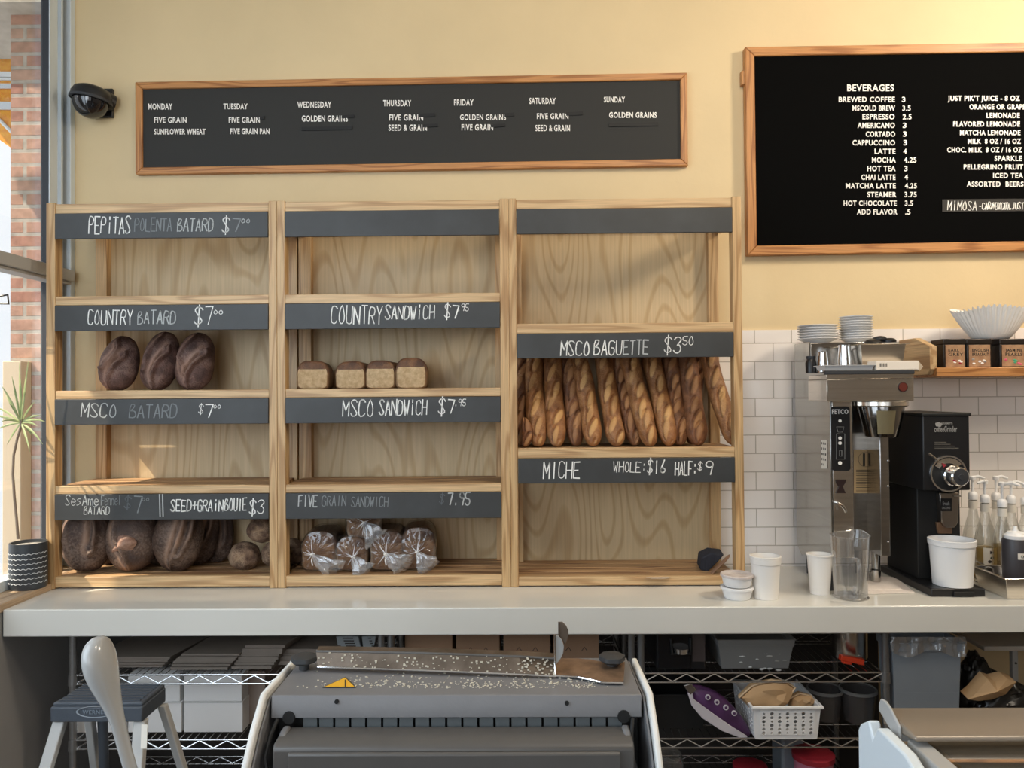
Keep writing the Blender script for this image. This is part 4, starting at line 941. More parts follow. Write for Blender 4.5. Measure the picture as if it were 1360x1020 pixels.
dl = part('dial', MB().lathe([(0, .003), (24*s, .003), (24*s, 0), (0, 0)], dcn, 48, M=Matrix.Rotation(math.radians(90), 3, 'X')), m_blackm, gr)
part('dial_ring', MB().lathe([(21.5*s, .002), (22*s, .006), (24*s, .006), (24.5*s, 0), (21.5*s, 0)], dcn, 48, M=Matrix.Rotation(math.radians(90), 3, 'X')), m_chrome, dl)
tpz = [(dcn.x+math.cos(t)*r*s, yg-.005, dcn.z+math.sin(t)*r*s) for r, ts in ((21, range(8)), (14, range(7, -1, -1))) for t in [math.radians(38+k*16) for k in ts]]
part('dial_plate', MB().prism(tpz, (0, -.002, 0)), m_steelh, dl)
part('dial_mark', MB().prism([P(1251, 615, yg-.008), P(1257, 617, yg-.008), P(1253, 621, yg-.008)], (0, -.002, 0)), m_red, dl)
kc = P(1267, 632, yg); k0 = Vector((kc.x-.012, yg, kc.z+.002))
part('knob', MB().lathe([(14*s, 0), (14*s, .018), (12.5*s, .022), (12.5*s, .052), (11*s, .056), (0, .056)], k0, 36, M=Matrix.Rotation(math.radians(90), 3, 'X') @ Matrix.Rotation(math.radians(6), 3, 'Y')), m_chrome, dl)
part('knob_cap', MB().lathe([(10.5*s, .0565), (4*s, .058), (3.5*s, .060), (0, .060)], k0, 24, M=Matrix.Rotation(math.radians(90), 3, 'X') @ Matrix.Rotation(math.radians(6), 3, 'Y')), m_gap, dl)
part('lever', MB().tube([P(1250, 615, yg-.008), P(1240, 607, yg-.012), P(1233, 602, yg-.012)], [.002, .004, .005], 8), m_chrome, gr)
yc_ = gy+.099
ch = [P(u, v, yc_) for u, v in ((1242, 653), (1268, 653), (1267, 692), (1262, 699), (1251, 699), (1245, 692))]
co = part('chute', MB().prism(ch, (0, -.03, 0)), M('dim_steel', (.40, .36, .32), .3, 1), gr, bev=.003)
part('chute_plate', MB().prism([P(u, v, yc_-.031) for u, v in ((1249, 662), (1264, 662), (1264, 679), (1249, 679))], (0, -.001, 0)), m_black, co)
letters(co, 'fresh', 1252, 1261, 666, 671, yc_-.0325, m_gl, .0004, 'print'); letters(co, 'GROUND', 1251, 1262, 673, 676, yc_-.0325, m_gl, .0004, 'print')
part('chute_tip', MB().prism([P(u, v, yc_) for u, v in ((1242, 693), (1263, 693), (1262, 708), (1244, 708))], (0, -.012, 0)), M('smoked_amber_plastic', srgb(112, 84, 62), .3), gr, bev=.002)
part('pin', MB().cyl(P(1266, 659, gy+.01), P(1276, 659, gy+.01), .0025, None, 8), m_chrome, gr)
letters(gr, 'coffeeGrinder', 1241, 1271, 565.5, 573.5, yg, m_gl, .0006, 'logo')
q = [P(u, v, yg-.0006) for u, v in ((1242, 562), (1247, 560.5), (1252, 563), (1249, 567), (1243, 566))]; part('logo', MB().prism(q, (0, -.0006, 0)), m_gl, gr)
letters(gr, 'GOURMETTE', 1250, 1265, 561, 563.6, yg, m_gl, .0005, 'logo')
fine = MB()
for k in range(4): fine.add([P(1241, 587+k*2.6, yg-.0006), P(1257+k*5.5, 587+k*2.6, yg-.0006), P(1257+k*5.5, 588+k*2.6, yg-.0006), P(1241, 588+k*2.6, yg-.0006)], [(0, 1, 2, 3)])
part('print', fine, M('dim_print', srgb(96, 92, 86), .5), gr, smooth=0)
# paper tub on the grinder base
def paper_cup(name, label, cat, u, vb, Y, z, h, r0, r1, mat, group=None, rim=.003, seam=True):
    c = P(u, vb, Y); t = thing(name, label, cat, (c.x, Y, z), group)
    part('body', MB().lathe([(0, .004), (r0*.96, .004), (r0*.97, 0), (r0, 0), (r1, h), (r1-.0018, h), (r0-.0018, .006), (0, .006)], (c.x, Y, z), 40), mat, t)
    part('rim', MB().lathe([(r1-.001, h-.004), (r1+rim, h-.003), (r1+rim, h+.001), (r1-.001, h+.002)], (c.x, Y, z), 40), mat, t); return t
Yt = -.445
t = paper_cup('paper_tub', 'large white paper tub standing on the black grinder base', 'tub', 1265, 777, Yt, ZC+.031, (777-718)*S(Yt), 23.5*S(Yt), 27.5*S(Yt), m_cup)
c = P(1265, 777, Yt); h = (777-718)*S(Yt)
part('collar', MB().lathe([(27.2*S(Yt), h-.020), (28.4*S(Yt), h-.018), (28.6*S(Yt), h-.004), (27.4*S(Yt), h-.003)], (c.x, Yt, ZC+.031), 40), m_cup, t)
single('coffee_grounds', MB().lathe([(0, .006), (.05, .004), (26*S(Yt), 0), (0, -.001)], (c.x, Yt, ZC+.031+h-.034), 24), M('dark_coffee', srgb(58, 42, 34), .9), 'dark ground coffee inside the large white paper tub', 'coffee', kind='stuff')
# ------------------------------------------------------------------ cups, pitcher and napkin on the worktop
def zat(u, v): return G(u, v, ZC)
q = zat(1017, 797); t = paper_cup('paper_cup', 'taller white cup with rolled rim beside the lidded tubs', 'cup', 1017, 797, q.y+.035, ZC+.0005, .148, .043, .052, m_cream)
part('collar', MB().lathe([(.0505, .122), (.0535, .124), (.0545, .143), (.052, .146)], (P(1017, 797, q.y+.035).x, q.y+.035, ZC), 40), m_cream, t)
q = zat(1089, 791); paper_cup('paper_cup', 'plain white paper cup beside the clear plastic pitcher', 'cup', 1089, 791, q.y+.03, ZC+.0005, .142, .034, .044, m_cream)
q = zat(980, 799); yy = q.y+.05; cx = P(979, 799, yy).x; z = ZC+.0005
for k, lab in enumerate(('white lidded tub at the bottom of the pair beside the tall white cup', 'white lidded tub stacked on top of its twin')):
    t = thing('lidded_tub', lab, 'tub', (cx-.002*k, yy, z), 'white lidded tubs')
    part('body', MB().lathe([(0, 0), (.043, 0), (.047, .006), (.054, .036), (0, .036)], (cx, yy, z), 40), m_cup, t)
    part('lid', MB().lathe([(.054, .033), (.058, .034), (.058, .041), (.055, .043), (.051, .0405), (0, .0405)], (cx, yy, z), 40), m_cup if k == 0 else M('dusty_white_lid', srgb(226, 218, 214), .4, color2=srgb(196, 184, 180), vscale=30), t)
    z += .0435
q = zat(1130, 798); yy = q.y+.048; c = P(1130, 798, yy); hh = .215
pt = thing('clear_pitcher', 'clear plastic pitcher standing on the worktop before the brewer', 'pitcher', (c.x, yy, ZC))
def pf(r_in):
    mb = MB()
    def fn(i, j):
        a = 2*math.pi*i; r = (.056+.010*j)*1.0-r_in; k = 1+.13*max(0, math.cos(a-.75))**14*smooth01(j*4-3)
        z = ZC+.006+hh*j*(1+.0*i)+.010*max(0, math.cos(a-.75))**6*smooth01(j*5-4)
        return Vector((c.x+r*k*math.cos(a), yy+r*k*math.sin(a), z))
    return mb.grid(fn, 48, 16, wrap=True)
part('body', pf(0), m_clearp, pt, smooth=60)
part('base', MB().lathe([(0, .001), (.060, .001), (.061, .005), (.057, .009), (0, .008)], (c.x, yy, ZC), 40), m_clearp, pt)
part('rim', MB().tube([Vector((c.x+.0665*math.cos(a)*(1+.13*max(0, math.cos(a-.75))**14), yy+.0665*math.sin(a)*(1+.13*max(0, math.cos(a-.75))**14), ZC+.006+hh+.010*max(0, math.cos(a-.75))**6)) for a in [x*math.pi/24 for x in range(49)]], .0018, 6), m_clearp, pt)
hx = c.x-.012; hy = yy-.066
part('handle', MB().tube([(hx, hy+.008, ZC+.145), (hx, hy-.024, ZC+.150), (hx, hy-.032, ZC+.135), (hx, hy-.030, ZC+.06), (hx, hy-.02, ZC+.04), (hx, hy+.010, ZC+.038)], [.009, .009, .008, .008, .009, .009], 8), m_clearp, pt)
nq = [zat(u, v) for u, v in ((1150, 790), (1215, 788), (1190, 768), (1152, 766))]; nq2 = [zat(u, v) for u, v in ((1152, 786), (1198, 785), (1180, 769), (1154, 768))]
nm = MB().prism([p+Vector((0, 0, .0006)) for p in nq], (0, 0, .004)); nm.prism([p+Vector((0, 0, .0046)) for p in nq2], (0, 0, .004))
single('napkin', nm, m_cloth, 'folded off white napkin on the worktop between brewer and grinder', 'napkin', bev=.0015)
# ------------------------------------------------------------------ syrup bottles with pumps
SY = [(1292, 634, 659, -.20, 1, 'syrup bottle with pump standing right against the grinder side'), (1308, 639, 663, -.26, -1, 'syrup bottle with black and white printed label, pump turned toward the wall shelf'),
      (1323, 634, 660, -.16, 1, 'syrup bottle at the back of the group, pump head raised behind the others'), (1331, 642, 669, -.32, 1, 'syrup bottle just behind the pale squeeze bottle cap'),
      (1343, 641, 664, -.24, 1, 'syrup bottle with the long pump nozzle, behind the dark squeeze bottle'), (1362, 644, 666, -.24, 1, 'syrup bottle farthest from the black grinder')]
for k, (u, v0, vc, Y, sd, lab) in enumerate(SY):
    c = P(u, vc, Y); zc = c.z; x = c.x; t = thing('syrup_bottle', lab, 'syrup bottle', (x, Y, ZC), 'syrup bottles with white pumps')
    H = zc-ZC-.008; r = .037
    part('bottle', MB().lathe([(0, .001), (r, .001), (r, H*.52), (r*.9, H*.60), (.017, H*.80), (.0145, H*.86), (.0145, H), (.0155, H)], (x, Y, ZC), 28), m_glass, t, smooth=60)
    part('syrup', MB().lathe([(0, .004), (r-.002, .004), (r-.002, H*(.34, .42, .3, .5, .4, .3)[k]), (0, H*(.34, .42, .3, .5, .4, .3)[k])], (x, Y, ZC), 24), clear('amber_syrup', srgb(226, 206, 150), .1, .05, .25, srgb(200, 180, 120)) if k == 0 else bpy.data.materials['amber_syrup'], t)
    part('cap', MB().lathe([(.017, -.012), (.0175, .004), (.016, .012), (.010, .018), (0, .018)], (x, Y, zc), 24), m_cup, t)
    zp = P(u, v0, Y).z
    pm = MB(); pm.cyl((x, Y, zc+.015), (x, Y, zp-.006), .005, None, 10); part('pump_stem', pm, m_cup, t)
    hd = MB(); hd.lathe([(0, -.010), (.011, -.010), (.012, .002), (.008, .006), (0, .006)], (x, Y, zp), 16)
    hd.tube([(x, Y, zp-.002), (x+sd*.022, Y-.03*(k % 2), zp+.004), (x+sd*.046, Y-.03*(k % 2), zp-.004)], [.007, .006, .005], 8); part('pump_head', hd, m_cup, t)
    part('neck_band', MB().lathe([(.0150, H*.87), (.0162, H*.87), (.0162, H*.97), (.0150, H*.97)], (x, Y, ZC), 20), m_labelw, t)
    lbm = MB().grid(lambda i, j: Vector((x+math.sin(-.75+1.5*i)*(r+.0006), Y-math.cos(-.75+1.5*i)*(r+.0006), ZC+.045+.085*j)), 10, 2)
    lo = part('label', lbm, m_labelw, t)
    if k == 1:
        letters(lo, 'M', 0, 1, 0, 1, 0, m_ink, .0004, 'print', axes=lambda a, b, e=0: Vector((x-.006+.014*a, Y-r-.0014-e, ZC+.108+.012*b)))
        part('print', MB().ell((x+.002, Y-r+.0005, ZC+.092), .008, .0016, .007), M('dark_green_print', srgb(52, 70, 46), .6), lo); part('print', MB().ell((x-.006, Y-r+.0005, ZC+.078), .008, .0018, .006), m_ink, lo)
# squeeze bottle in steel pan
p0 = zat(1332, 796); sy = -.47
spx = P(1326, 760, -.52).x
sq = thing('steel_pan', 'steel pan on the worktop holding the dark squeeze bottle', 'pan', (spx+.08, -.45, ZC))
part('body', open_pan(spx+.004, spx+.19, -.555, -.36, ZC+.001, zz(765, -.52, 1330), .014, .012, .002), m_steelh, sq, bev=.004)
sbx = P(1347, 760, -.44).x; sb = thing('squeeze_bottle', 'dark grey squeeze bottle with white cap standing in the steel pan', 'bottle', (sbx, -.45, ZC+.004))
zt_ = zz(716, -.45); z0_ = ZC+.004
part('body', MB().lathe([(0, 0), (.040, 0), (.043, .006), (.044, zt_-z0_-.010), (.040, zt_-z0_), (0, zt_-z0_)], (sbx, -.45, z0_), 32), M('dark_grey_squeeze_plastic', srgb(62, 60, 64), .4), sb)
part('cap', MB().lathe([(.036, 0), (.037, .014), (.030, .018), (.026, .026), (.010, .030), (.006, .046), (0, .047)], (sbx, -.45, zt_-.002), 28), m_cup, sb)
ov = MB().grid(lambda i, j: Vector((sbx+math.sin(.05+(i-.5)*.95)*.0446, -.45-math.cos(.05+(i-.5)*.95)*.0446, zz(737, -.45)+(j-.5)*.022)), 10, 2)
lo = part('label', ov, m_labelw, sb)
letters(lo, 'Choc', 0, 1, 0, 1, 0, m_ink, .0004, 'print', axes=lambda a, b, e=0: Vector((sbx+math.sin(-.22+a*.5)*.0452, -.45-math.cos(-.22+a*.5)*.0452-e, zz(737, -.45)-.005+b*.010)))
bwx = P(1313, 752, -.36).x
fr = MB(); 
for a_, b_ in ((( bwx, -.39, ZC+.072), (bwx, -.12, ZC+.085)), ((bwx, -.39, ZC+.004), (bwx, -.39, ZC+.072)), ((bwx, -.39, ZC+.004), (bwx-.045, -.10, ZC+.004))): fr.cyl(a_, b_, .003, None, 8)
single('wire_caddy', fr, m_wire, 'thin wire caddy rail standing beside the syrup bottles', 'caddy')
# ------------------------------------------------------------------ wooden wall shelf with tins and filters
wx = 1.606; wyf = -.25
wz0, wz1 = zz(500, wyf, 1300), zz(488, wyf, 1300); wt = zz(449, -.14, 1215)
ws = thing('wall_shelf', 'oak wall shelf on the tiles holding tea tins and coffee filters', 'shelf', (2.2, -.011, wz0))
prof = [(-.011, wz0+.008), (-.011, wt), (-.135, wt), (wyf, wt-.040), (wyf, wz0+.030), (wyf+.02, wz0+.008)]
part('end_panel', MB().prism([(wx, y, z) for y, z in prof], (.028, 0, 0)), m_oaky, ws, bev=.002)
part('board', MB().box(wx+.02, 3.2, wyf-.012, -.011, wz0, wz1), m_framex, ws, bev=.003)
m_art = M('tan_printed_label', srgb(176, 140, 104), .6, color2=srgb(150, 112, 84), vscale=40)
for k, (u0, u1, lab, words_) in enumerate(((1253, 1283, 'dark tea tin nearest the wooden end panel, with a red and white pictured label', ('EARL', 'GREY')), (1284, 1317, 'dark tea tin in the middle of the row, lettered label', ('ENGLISH', 'BREAKFAST')), (1328, 1362, 'dark tea tin farthest along the wall shelf, label with pink and green picture', ('JASMINE', 'PEARLS')))):
    Y = -.225; x0, x1 = P(u0, 470, Y).x, P(u1, 470, Y).x; zt2 = zz(450, Y, u0)
    t = thing('tea_tin', lab, 'tin', ((x0+x1)/2, -.18, wz1), 'tea tins on the wall shelf')
    part('body', MB().box(x0, x1, Y, Y+.09, wz1+.0005, zt2-.022), m_tin, t, bev=.003)
    part('lid', MB().box(x0-.001, x1+.001, Y-.001, Y+.091, zt2-.022, zt2), m_tin, t, bev=.003)
    l_ = part('label', MB().box(x0+.008, x1-.006, Y-.0012, Y, wz1+.004, zt2-.024), m_art, t)
    du = (u1-u0)
    for r_, wd in enumerate(words_): letters(l_, wd, u0+du*.22, u0+du*(.88 if r_ or k else .7), 463+r_*5.5, 467+r_*5.5, Y-.0013, m_ink, .0004, 'print')
    rng = random.Random(k)
    for c_, n in (((m_red, 3), (m_cream, 3)), ((m_cream, 4), (m_gl, 2)), ((M('pink_print', srgb(216, 90, 120), .6), 3), (M('green_print', srgb(70, 160, 120), .6), 3)))[k]:
        for q in range(n):
            a = P(u0+du*rng.uniform(.2, .85), rng.uniform(477, 484), Y-.0016); part('picture', MB().ell(a, .006, .0008, .004, 10, 6), c_, l_)
# fluted coffee filters: a nested stack
fc_ = P(1316, 450, -.17); z0_ = zz(450.5, -.225, 1300)+.001
for k in range(3):
    R1 = 47*S(-.17); H = (450-413)*S(-.17)
    def ff(i, j, k=k):
        a = 2*math.pi*i; r = .062+(R1-.062)*j**.85; w = .055*j*math.sin(a*46)
        z = z0_+k*.004+H*j**1.15*(1+.06*math.sin(a*3+1)*j)+ .006*j*math.sin(a*46+.6)
        return Vector((fc_.x+r*(1+w)*math.cos(a), fc_.y+r*(1+w)*math.sin(a)*.72, z))
    mb = MB().grid(ff, 276, 10, wrap=True); n0 = len(mb.v)
    mb.f.append(tuple(range(275, -1, -1)))
    single('coffee_filter', mb, m_cream, ('outermost fluted white coffee filter of the nest on the tea tins', 'fluted white coffee filter between the others of the nest', 'innermost fluted white coffee filter of the nest')[k], 'coffee filter', 'nested coffee filters', smooth=60)
# ------------------------------------------------------------------ plant on the sill
zs_ = ZC+.0225
pc = P(42, 772, -.245); pc = Vector((-1.848, -.395, zs_))
pr_ = .064
pp = thing('potted_plant', 'spindly dracaena in a black pot with white waves on the window sill', 'potted plant', pc)
H = .170
part('pot', MB().lathe([(0, 0), (pr_*.92, 0), (pr_*.98, .01), (pr_, H*.5), (pr_*.98, H), (pr_*.90, H), (pr_*.9, H-.02), (0, H-.02)], pc, 48), m_pot, pp)
for k in range(7):
    wv = MB(); pts = []
    for i in range(61):
        a = math.pi*1.05+math.pi*1.0*i/60*1.0; pts.append(pc+Vector(((pr_*1.003)*math.cos(a), (pr_*1.003)*math.sin(a), .022+k*.018+.005*abs(math.sin(i*.62)))))
    wv.tube(pts, .0013, 5); part('glaze_wave', wv, m_potw, pp)
part('soil', MB().lathe([(0, .006), (pr_*.5, .004), (pr_*.9, 0), (0, -.002)], pc+Vector((0, 0, H-.012)), 24), m_gravel, pp)
YP = -.39
tr_ = [P(u, v, YP) for u, v in ((24, 716), (22, 690), (19, 660), (17, 630), (18, 605), (23, 582), (28, 566), (28, 556))]
part('trunk', MB().tube(tr_, [.0055, .005, .005, .0048, .0046, .0045, .005, .006], 10), m_stem, pp)
top = P(28, 562, YP); rng = random.Random(12)
tips = [(38, 480), (26, 482), (16, 500), (2, 512), (-8, 540), (54, 552), (50, 566), (57, 590), (40, 600), (2, 560), (-6, 572), (10, 590), (34, 520), (46, 534), (20, 520), (28, 505), (12, 535), (44, 580), (8, 526), (60, 560), (-14, 552)]
for k, (u, v) in enumerate(tips):
    tp_ = P(u, v, YP+rng.uniform(-.06, .06)); mid = (top*.5+tp_*.5)+Vector((0, 0, .012+.01*rng.random()))
    lf = MB()
    def lfn(i, j):
        p = top*(1-j)**2+mid*2*j*(1-j)+tp_*j*j; w = .0042*math.sin(math.pi*(.12+.86*j))
        d = (tp_-top).normalized(); sd_ = d.cross(Vector((0, -1, .2))).normalized()
        return p+sd_*w*(i-.5)*2+Vector((0, -.0015*abs(i-.5)*2, 0))
    lf.grid(lfn, 3, 10); part('leaf', lf, m_leaf, pp, smooth=60, solid=.0008)
# ------------------------------------------------------------------ wire racks under the worktop
RZ = [(.649, .617), (.418, .386), (.15, .12)]
RYF, RYB = -.52, -.08
def wire_rack(label, x0, x1):
    t = thing('wire_rack', label, 'wire rack', ((x0+x1)/2, -.3, 0), 'wire racks under the worktop')
    for x in (x0, x1):
        for y in (RYF, RYB):
            mb = MB().cyl((x, y, .001), (x, y, .80), .0125, None, 12)
            for k in range(24): mb.cyl((x, y, .30+k*.021), (x, y, .303+k*.021), .0133, None, 12)
            part('post', mb, m_wired, t)
    for z1, z0 in RZ:
        mb = MB(); xa, xb = x0+.012, x1-.012
        for y in (RYF, RYB):
            for z in (z1, z0): mb.cyl((xa, y, z), (xb, y, z), .0034, None, 8)
            n = int((xb-xa)/.048); pts = [(xa+(xb-xa)*i/n, y, z1-.003 if i % 2 else z0+.003) for i in range(n+1)]
            mb.tube(pts, .0026, 6)
        for x in (xa, xb):
            for z in (z1, z0): mb.cyl((x, RYF, z), (x, RYB, z), .0034, None, 8)
        m = int((xb-xa)/.026)
        for i in range(1, m): x = xa+(xb-xa)*i/m; mb.cyl((x, RYF, z1+.001), (x, RYB, z1+.001), .0015, None, 5)
        for y in (-.40, -.20): mb.cyl((xa, y, z1-.004), (xb, y, z1-.004), .0025, None, 6)
        part('wire_shelf', mb, m_wire, t)
        for x in (x0, x1):
            part('collar', MB().cyl((x, RYF, z0-.004), (x, RYF, z1+.004), .0165, .015, 12), m_wired, t)
X1, X2, X3 = P(97, 870, RYF).x, P(513, 870, RYF).x, P(845, 870, RYF).x; X4 = P(1176, 870, RYF).x
wire_rack('chrome wire rack of paper bags and white boxes behind the step stool', X1, X2-.017)
wire_rack('chrome wire rack of brown cardboard boxes behind the bread slicer', X2+.017, X3-.017)
wire_rack('chrome wire rack of bins and basket beside the grey bin', X3+.017, X4)
Z1, Z2, Z3 = RZ[0][0]+.0045, RZ[1][0]+.0045, RZ[2][0]+.0045
def fx(u, Y, v=900): return P(u, v, Y).x
# stacks of paper bags: one object each bundle
def bag_stack(label, u0, u1, h, Y0, Y1, slant, mat=None, n=10, round_=0):
    x0, x1 = fx(u0, Y0), fx(u1, Y0); t = thing('paper_bag_stack', label, 'paper bags', ((x0+x1)/2, (Y0+Y1)/2, Z1), 'bundles of paper bags')
    rng = random.Random(int(u0)); mb = MB()
    for k in range(n):
        z = Z1+h*k/n; dx = slant*k/n+rng.uniform(-.003, .003); j = rng.uniform(-.006, .006)
        mb.prism([(x0+dx+.012*round_*abs(k-n/2)/n*2, Y0+j, z), (x1+dx, Y0+j, z), (x1+dx+.06, Y1, z), (x0+dx+.05, Y1, z)], (0, 0, h/n*.9))
    part('bag', mb, mat or m_pbag, t, kind='stuff'); return t
bag_stack('flat bundle of grey paper bags behind the big grey lever', 106, 214, .040, -.46, -.15, .04, n=6)
bag_stack('thick fanned bundle of grey paper bags with rounded ends', 222, 302, .058, -.48, -.15, .05, n=11, round_=1)
bag_stack('flat grey paper bags slanting between the fanned bundle and the slicer', 309, 362, .085, -.47, -.15, .05, n=8)
bag_stack('dark bundle of paper bags behind the slicer knob', 370, 440, .060, -.44, -.15, .02, n=7)
m_gbag = M('grey_printed_bag', srgb(140, 146, 148), .6)
for k, (pts_, lab) in enumerate((([(446, 845), (476, 845), (484, 872), (452, 872)], 'grey printed paper bag standing under the worktop, nearest the paper bundles'), ([(480, 845), (500, 845), (492, 872), (485, 872)], 'grey printed paper bag leaning against the rack posts'))):
    q = [P(u, v, -.40) for u, v in pts_]; q[2].z = q[3].z = Z1
    t = thing('printed_bag', lab, 'paper bag', (q[2]+q[3])/2, 'grey printed bags'); part('bag', MB().prism(q, (0, .05, 0)), m_gbag, t, bev=.003)
    rng = random.Random(k); pm = MB()
    for j in range(5):
        a, b = P(pts_[0][0]+9+j*1.5, 847+j*3.4, -.4006), P(pts_[1][0]-7+j*1.2, 847+j*3.4, -.4006); pm.prism([a, b, b+Vector((0, 0, -.004)), a+Vector((0, 0, -.004))], (0, -.0004, 0))
    part('print', pm, m_ink, t)
# white cardboard boxes on the second shelf
def carton(name, label, cat, u0, u1, z0, z1, Y0, Y1, mat, group, dx=0, lidline=True):
    x0, x1 = fx(u0, Y0), fx(u1, Y0); t = thing(name, label, cat, ((x0+x1)/2, (Y0+Y1)/2, z0), group)
    part('box', MB().prism([(x0, Y0, z0), (x1, Y0, z0), (x1+dx, Y1, z0), (x0+dx, Y1, z0)], (0, 0, z1-z0)), mat, t, bev=.002)
    return t, x0, x1
zb1, zb2 = Z2, (Z2+.110, Z2+.218)
g = 'white cardboard boxes on the rack'
bxs = [(98, 168, 0, 'white cardboard box on the lower layer behind the stool leg'), (170, 241, 0, 'white cardboard box on the lower layer beside the corner gap'), (244, 322, 0, 'white cardboard box on the lower layer nearest the slicer'), (170, 239, 1, 'white cardboard box on the upper layer behind the stool top'), (244, 321, 1, 'white cardboard box on the upper layer nearest the slicer')]
for u0, u1, l, lab in bxs:
    t, x0, x1 = carton('white_box', lab, 'box', u0, u1, Z2+(.111 if l else 0), Z2+(.209 if l else .110), -.47, -.18, m_wbox, g)
    part('flap_line', MB().box(x0+.002, x1-.002, -.4712, -.47, Z2+(.205 if l else .106), Z2+(.2065 if l else .1075)), M('box_seam', srgb(170, 168, 166), .7) if (u0, l) == (98, 0) else bpy.data.materials['box_seam'], t)
m_ply2 = M('dull_plywood_side', srgb(150, 134, 122), .8)
carton('white_box', 'dull brown box behind the white boxes, next to the slicer side', 'box', 324, 352, Z2, Z2+.195, -.40, -.12, m_ply2, None)
# brown boxes behind the slicer
for k, (u0, u1, lab) in enumerate(((538, 601, 'brown cardboard box behind the middle of the bread slicer, nearest the paper bags'), (606, 664, 'brown cardboard box between two others behind the slicer'), (669, 731, 'brown cardboard box behind the upright end of the steel bar'), (735, 796, 'brown cardboard box farthest toward the basket, behind the slicer'))):
    t, x0, x1 = carton('cardboard_box', lab, 'box', u0, u1, Z1, Z1+.115+.003*(k % 2), -.45, -.15, m_card, 'brown boxes behind the slicer')
    for f_ in (.33, .68): part('tab_slot', MB().tube([(x0+(x1-x0)*(f_-.06), -.4504, Z1+.052), (x0+(x1-x0)*f_, -.4504, Z1+.066), (x0+(x1-x0)*(f_+.06), -.4504, Z1+.052)], .0012, 4), m_ink, t)
# right rack, upper shelf
a, b = fx(872, -.50), fx(938, -.50)
cm = thing('hot_drink_machine', 'small black drink machine with steel spout on the upper wire shelf', 'machine', ((a+b)/2, -.4, Z1))
part('body', MB().box(a, b, -.50, -.25, Z1, Z1+.160), m_black, cm, bev=.006)
part('front_plate', MB().box(a+.006, fx(918, -.5), -.504, -.50, Z1+.006, Z1+.150), M('glossy_black', srgb(26, 26, 28), .1), cm, bev=.002)
cx = fx(904, -.5); cz0 = P(904, 862, -.515).z
part('spout', MB().cyl((cx, -.515, cz0-.012), (cx, -.515, cz0+.006), .025, .028, 20), m_chrome, cm); part('spout_frame', MB().tube([(cx-.035, -.51, cz0+.035), (cx-.032, -.512, cz0-.018), (cx+.032, -.512, cz0-.018), (cx+.035, -.51, cz0+.035)], .005, 8), m_blackm, cm)
part('side_label', MB().box(fx(920, -.5), b-.004, -.5025, -.50, Z1+.03, Z1+.14), M('dark_label', srgb(70, 60, 58), .6), cm)
# translucent bin
a, b = fx(953, -.50), fx(1055, -.50); zt_ = P(1000, 849, -.50).z
tb = thing('plastic_bin', 'translucent grey lidless plastic bin on the upper wire shelf', 'bin', ((a+b)/2, -.38, Z1))
part('body', open_pan(a+.004, b-.004, -.505, -.27, Z1, zt_-.02, .014, .004, .0025), m_milky, tb, bev=.004)
part('rim', open_pan(a, b, -.510, -.265, zt_-.024, zt_, .002, .004, .002), m_milky, tb)
lq = MB(); rng = random.Random(3)
for k in range(16):
    u, v = rng.uniform(965, 1045), rng.uniform(866, 891); q = P(u, v, -.499); lq.ell(q, rng.uniform(.003, .012), .0012, rng.uniform(.001, .004), 8, 5)
part('scuff', lq, M('white_residue', srgb(200, 200, 198), .7), tb, kind='stuff')
# canister and red clip
c = P(1128, 890, -.36); cn = thing('clip_canister', 'stainless canister with wire clip on the upper wire shelf', 'canister', (c.x, -.36, Z1))
part('body', MB().lathe([(0, 0), (.062, 0), (.064, .004), (.064, .115), (.060, .118), (0, .118)], (c.x, -.36, Z1), 36), m_steelh, cn)
part('lid', MB().lathe([(.064, .118), (.066, .120), (.064, .132), (0, .136)], (c.x, -.36, Z1), 36), m_steelh, cn)
part('clip', MB().tube([(c.x-.055, -.402, Z1+.12), (c.x-.068, -.402, Z1+.125), (c.x-.072, -.402, Z1+.10), (c.x-.06, -.402, Z1+.095)], .002, 6), m_wire, cn)
q0 = P(1117, 884, -.46); rc = MB().obox(P(1131, 886, -.46)+Vector((0, 0, -.002)), (.042, 0, -.008), (0, .012, 0), (.002, 0, .010)); rc.obox(P(1124, 891, -.46), (.016, 0, -.003), (0, .010, 0), (0, 0, .004)); rc.obox(P(1142, 892, -.46), (.014, 0, -.003), (0, .010, 0), (0, 0, .004))
dz = Z1-min(p.z for p in rc.v); rc.v = [p+Vector((0, 0, dz)) for p in rc.v]
single('bag_clip', rc, m_orange, 'orange red plastic clip lying before the steel canister', 'clip', bev=.003)
# lower shelf
a, b = fx(868, -.44), fx(936, -.44)
single('dark_crate', open_pan(a, b, -.46, -.18, Z2, Z2+.125, .01, .008, .003), m_blackm, 'black crate on the lower wire shelf beside the purple bag', 'crate', bev=.004)
pc_ = [(910, 912), (918, 909), (940, 913), (962, 925), (985, 950), (1000, 972), (1000, 982), (985, 982), (955, 968), (930, 950), (916, 932)]
q = [P(u, v, -.50) for u, v in pc_]
pb = thing('coffee_bag', 'purple and white snack bag leaning against the white basket', 'bag', P(970, 983, -.47))
mb = MB()
cen = sum(q, Vector())/len(q)
def pil(k): return [cen+(p-cen)*k for p in q]
rings = [(.96, .004), (1, .0), (.97, -.012), (.80, -.026), (.45, -.034), (.15, -.036)]
for kk, dy in rings: mb.v += [p+Vector((0, dy+.02, 0)) for p in pil(kk)]
n = len(q)
for r in range(len(rings)-1):
    for i in range(n): mb.f.append((r*n+i, r*n+(i+1) % n, (r+1)*n+(i+1) % n, (r+1)*n+i))
mb.f += [tuple(range(n-1, -1, -1)), tuple(range((len(rings)-1)*n, len(rings)*n))]
part('film', mb, m_purple, pb, smooth=60, sub=1)
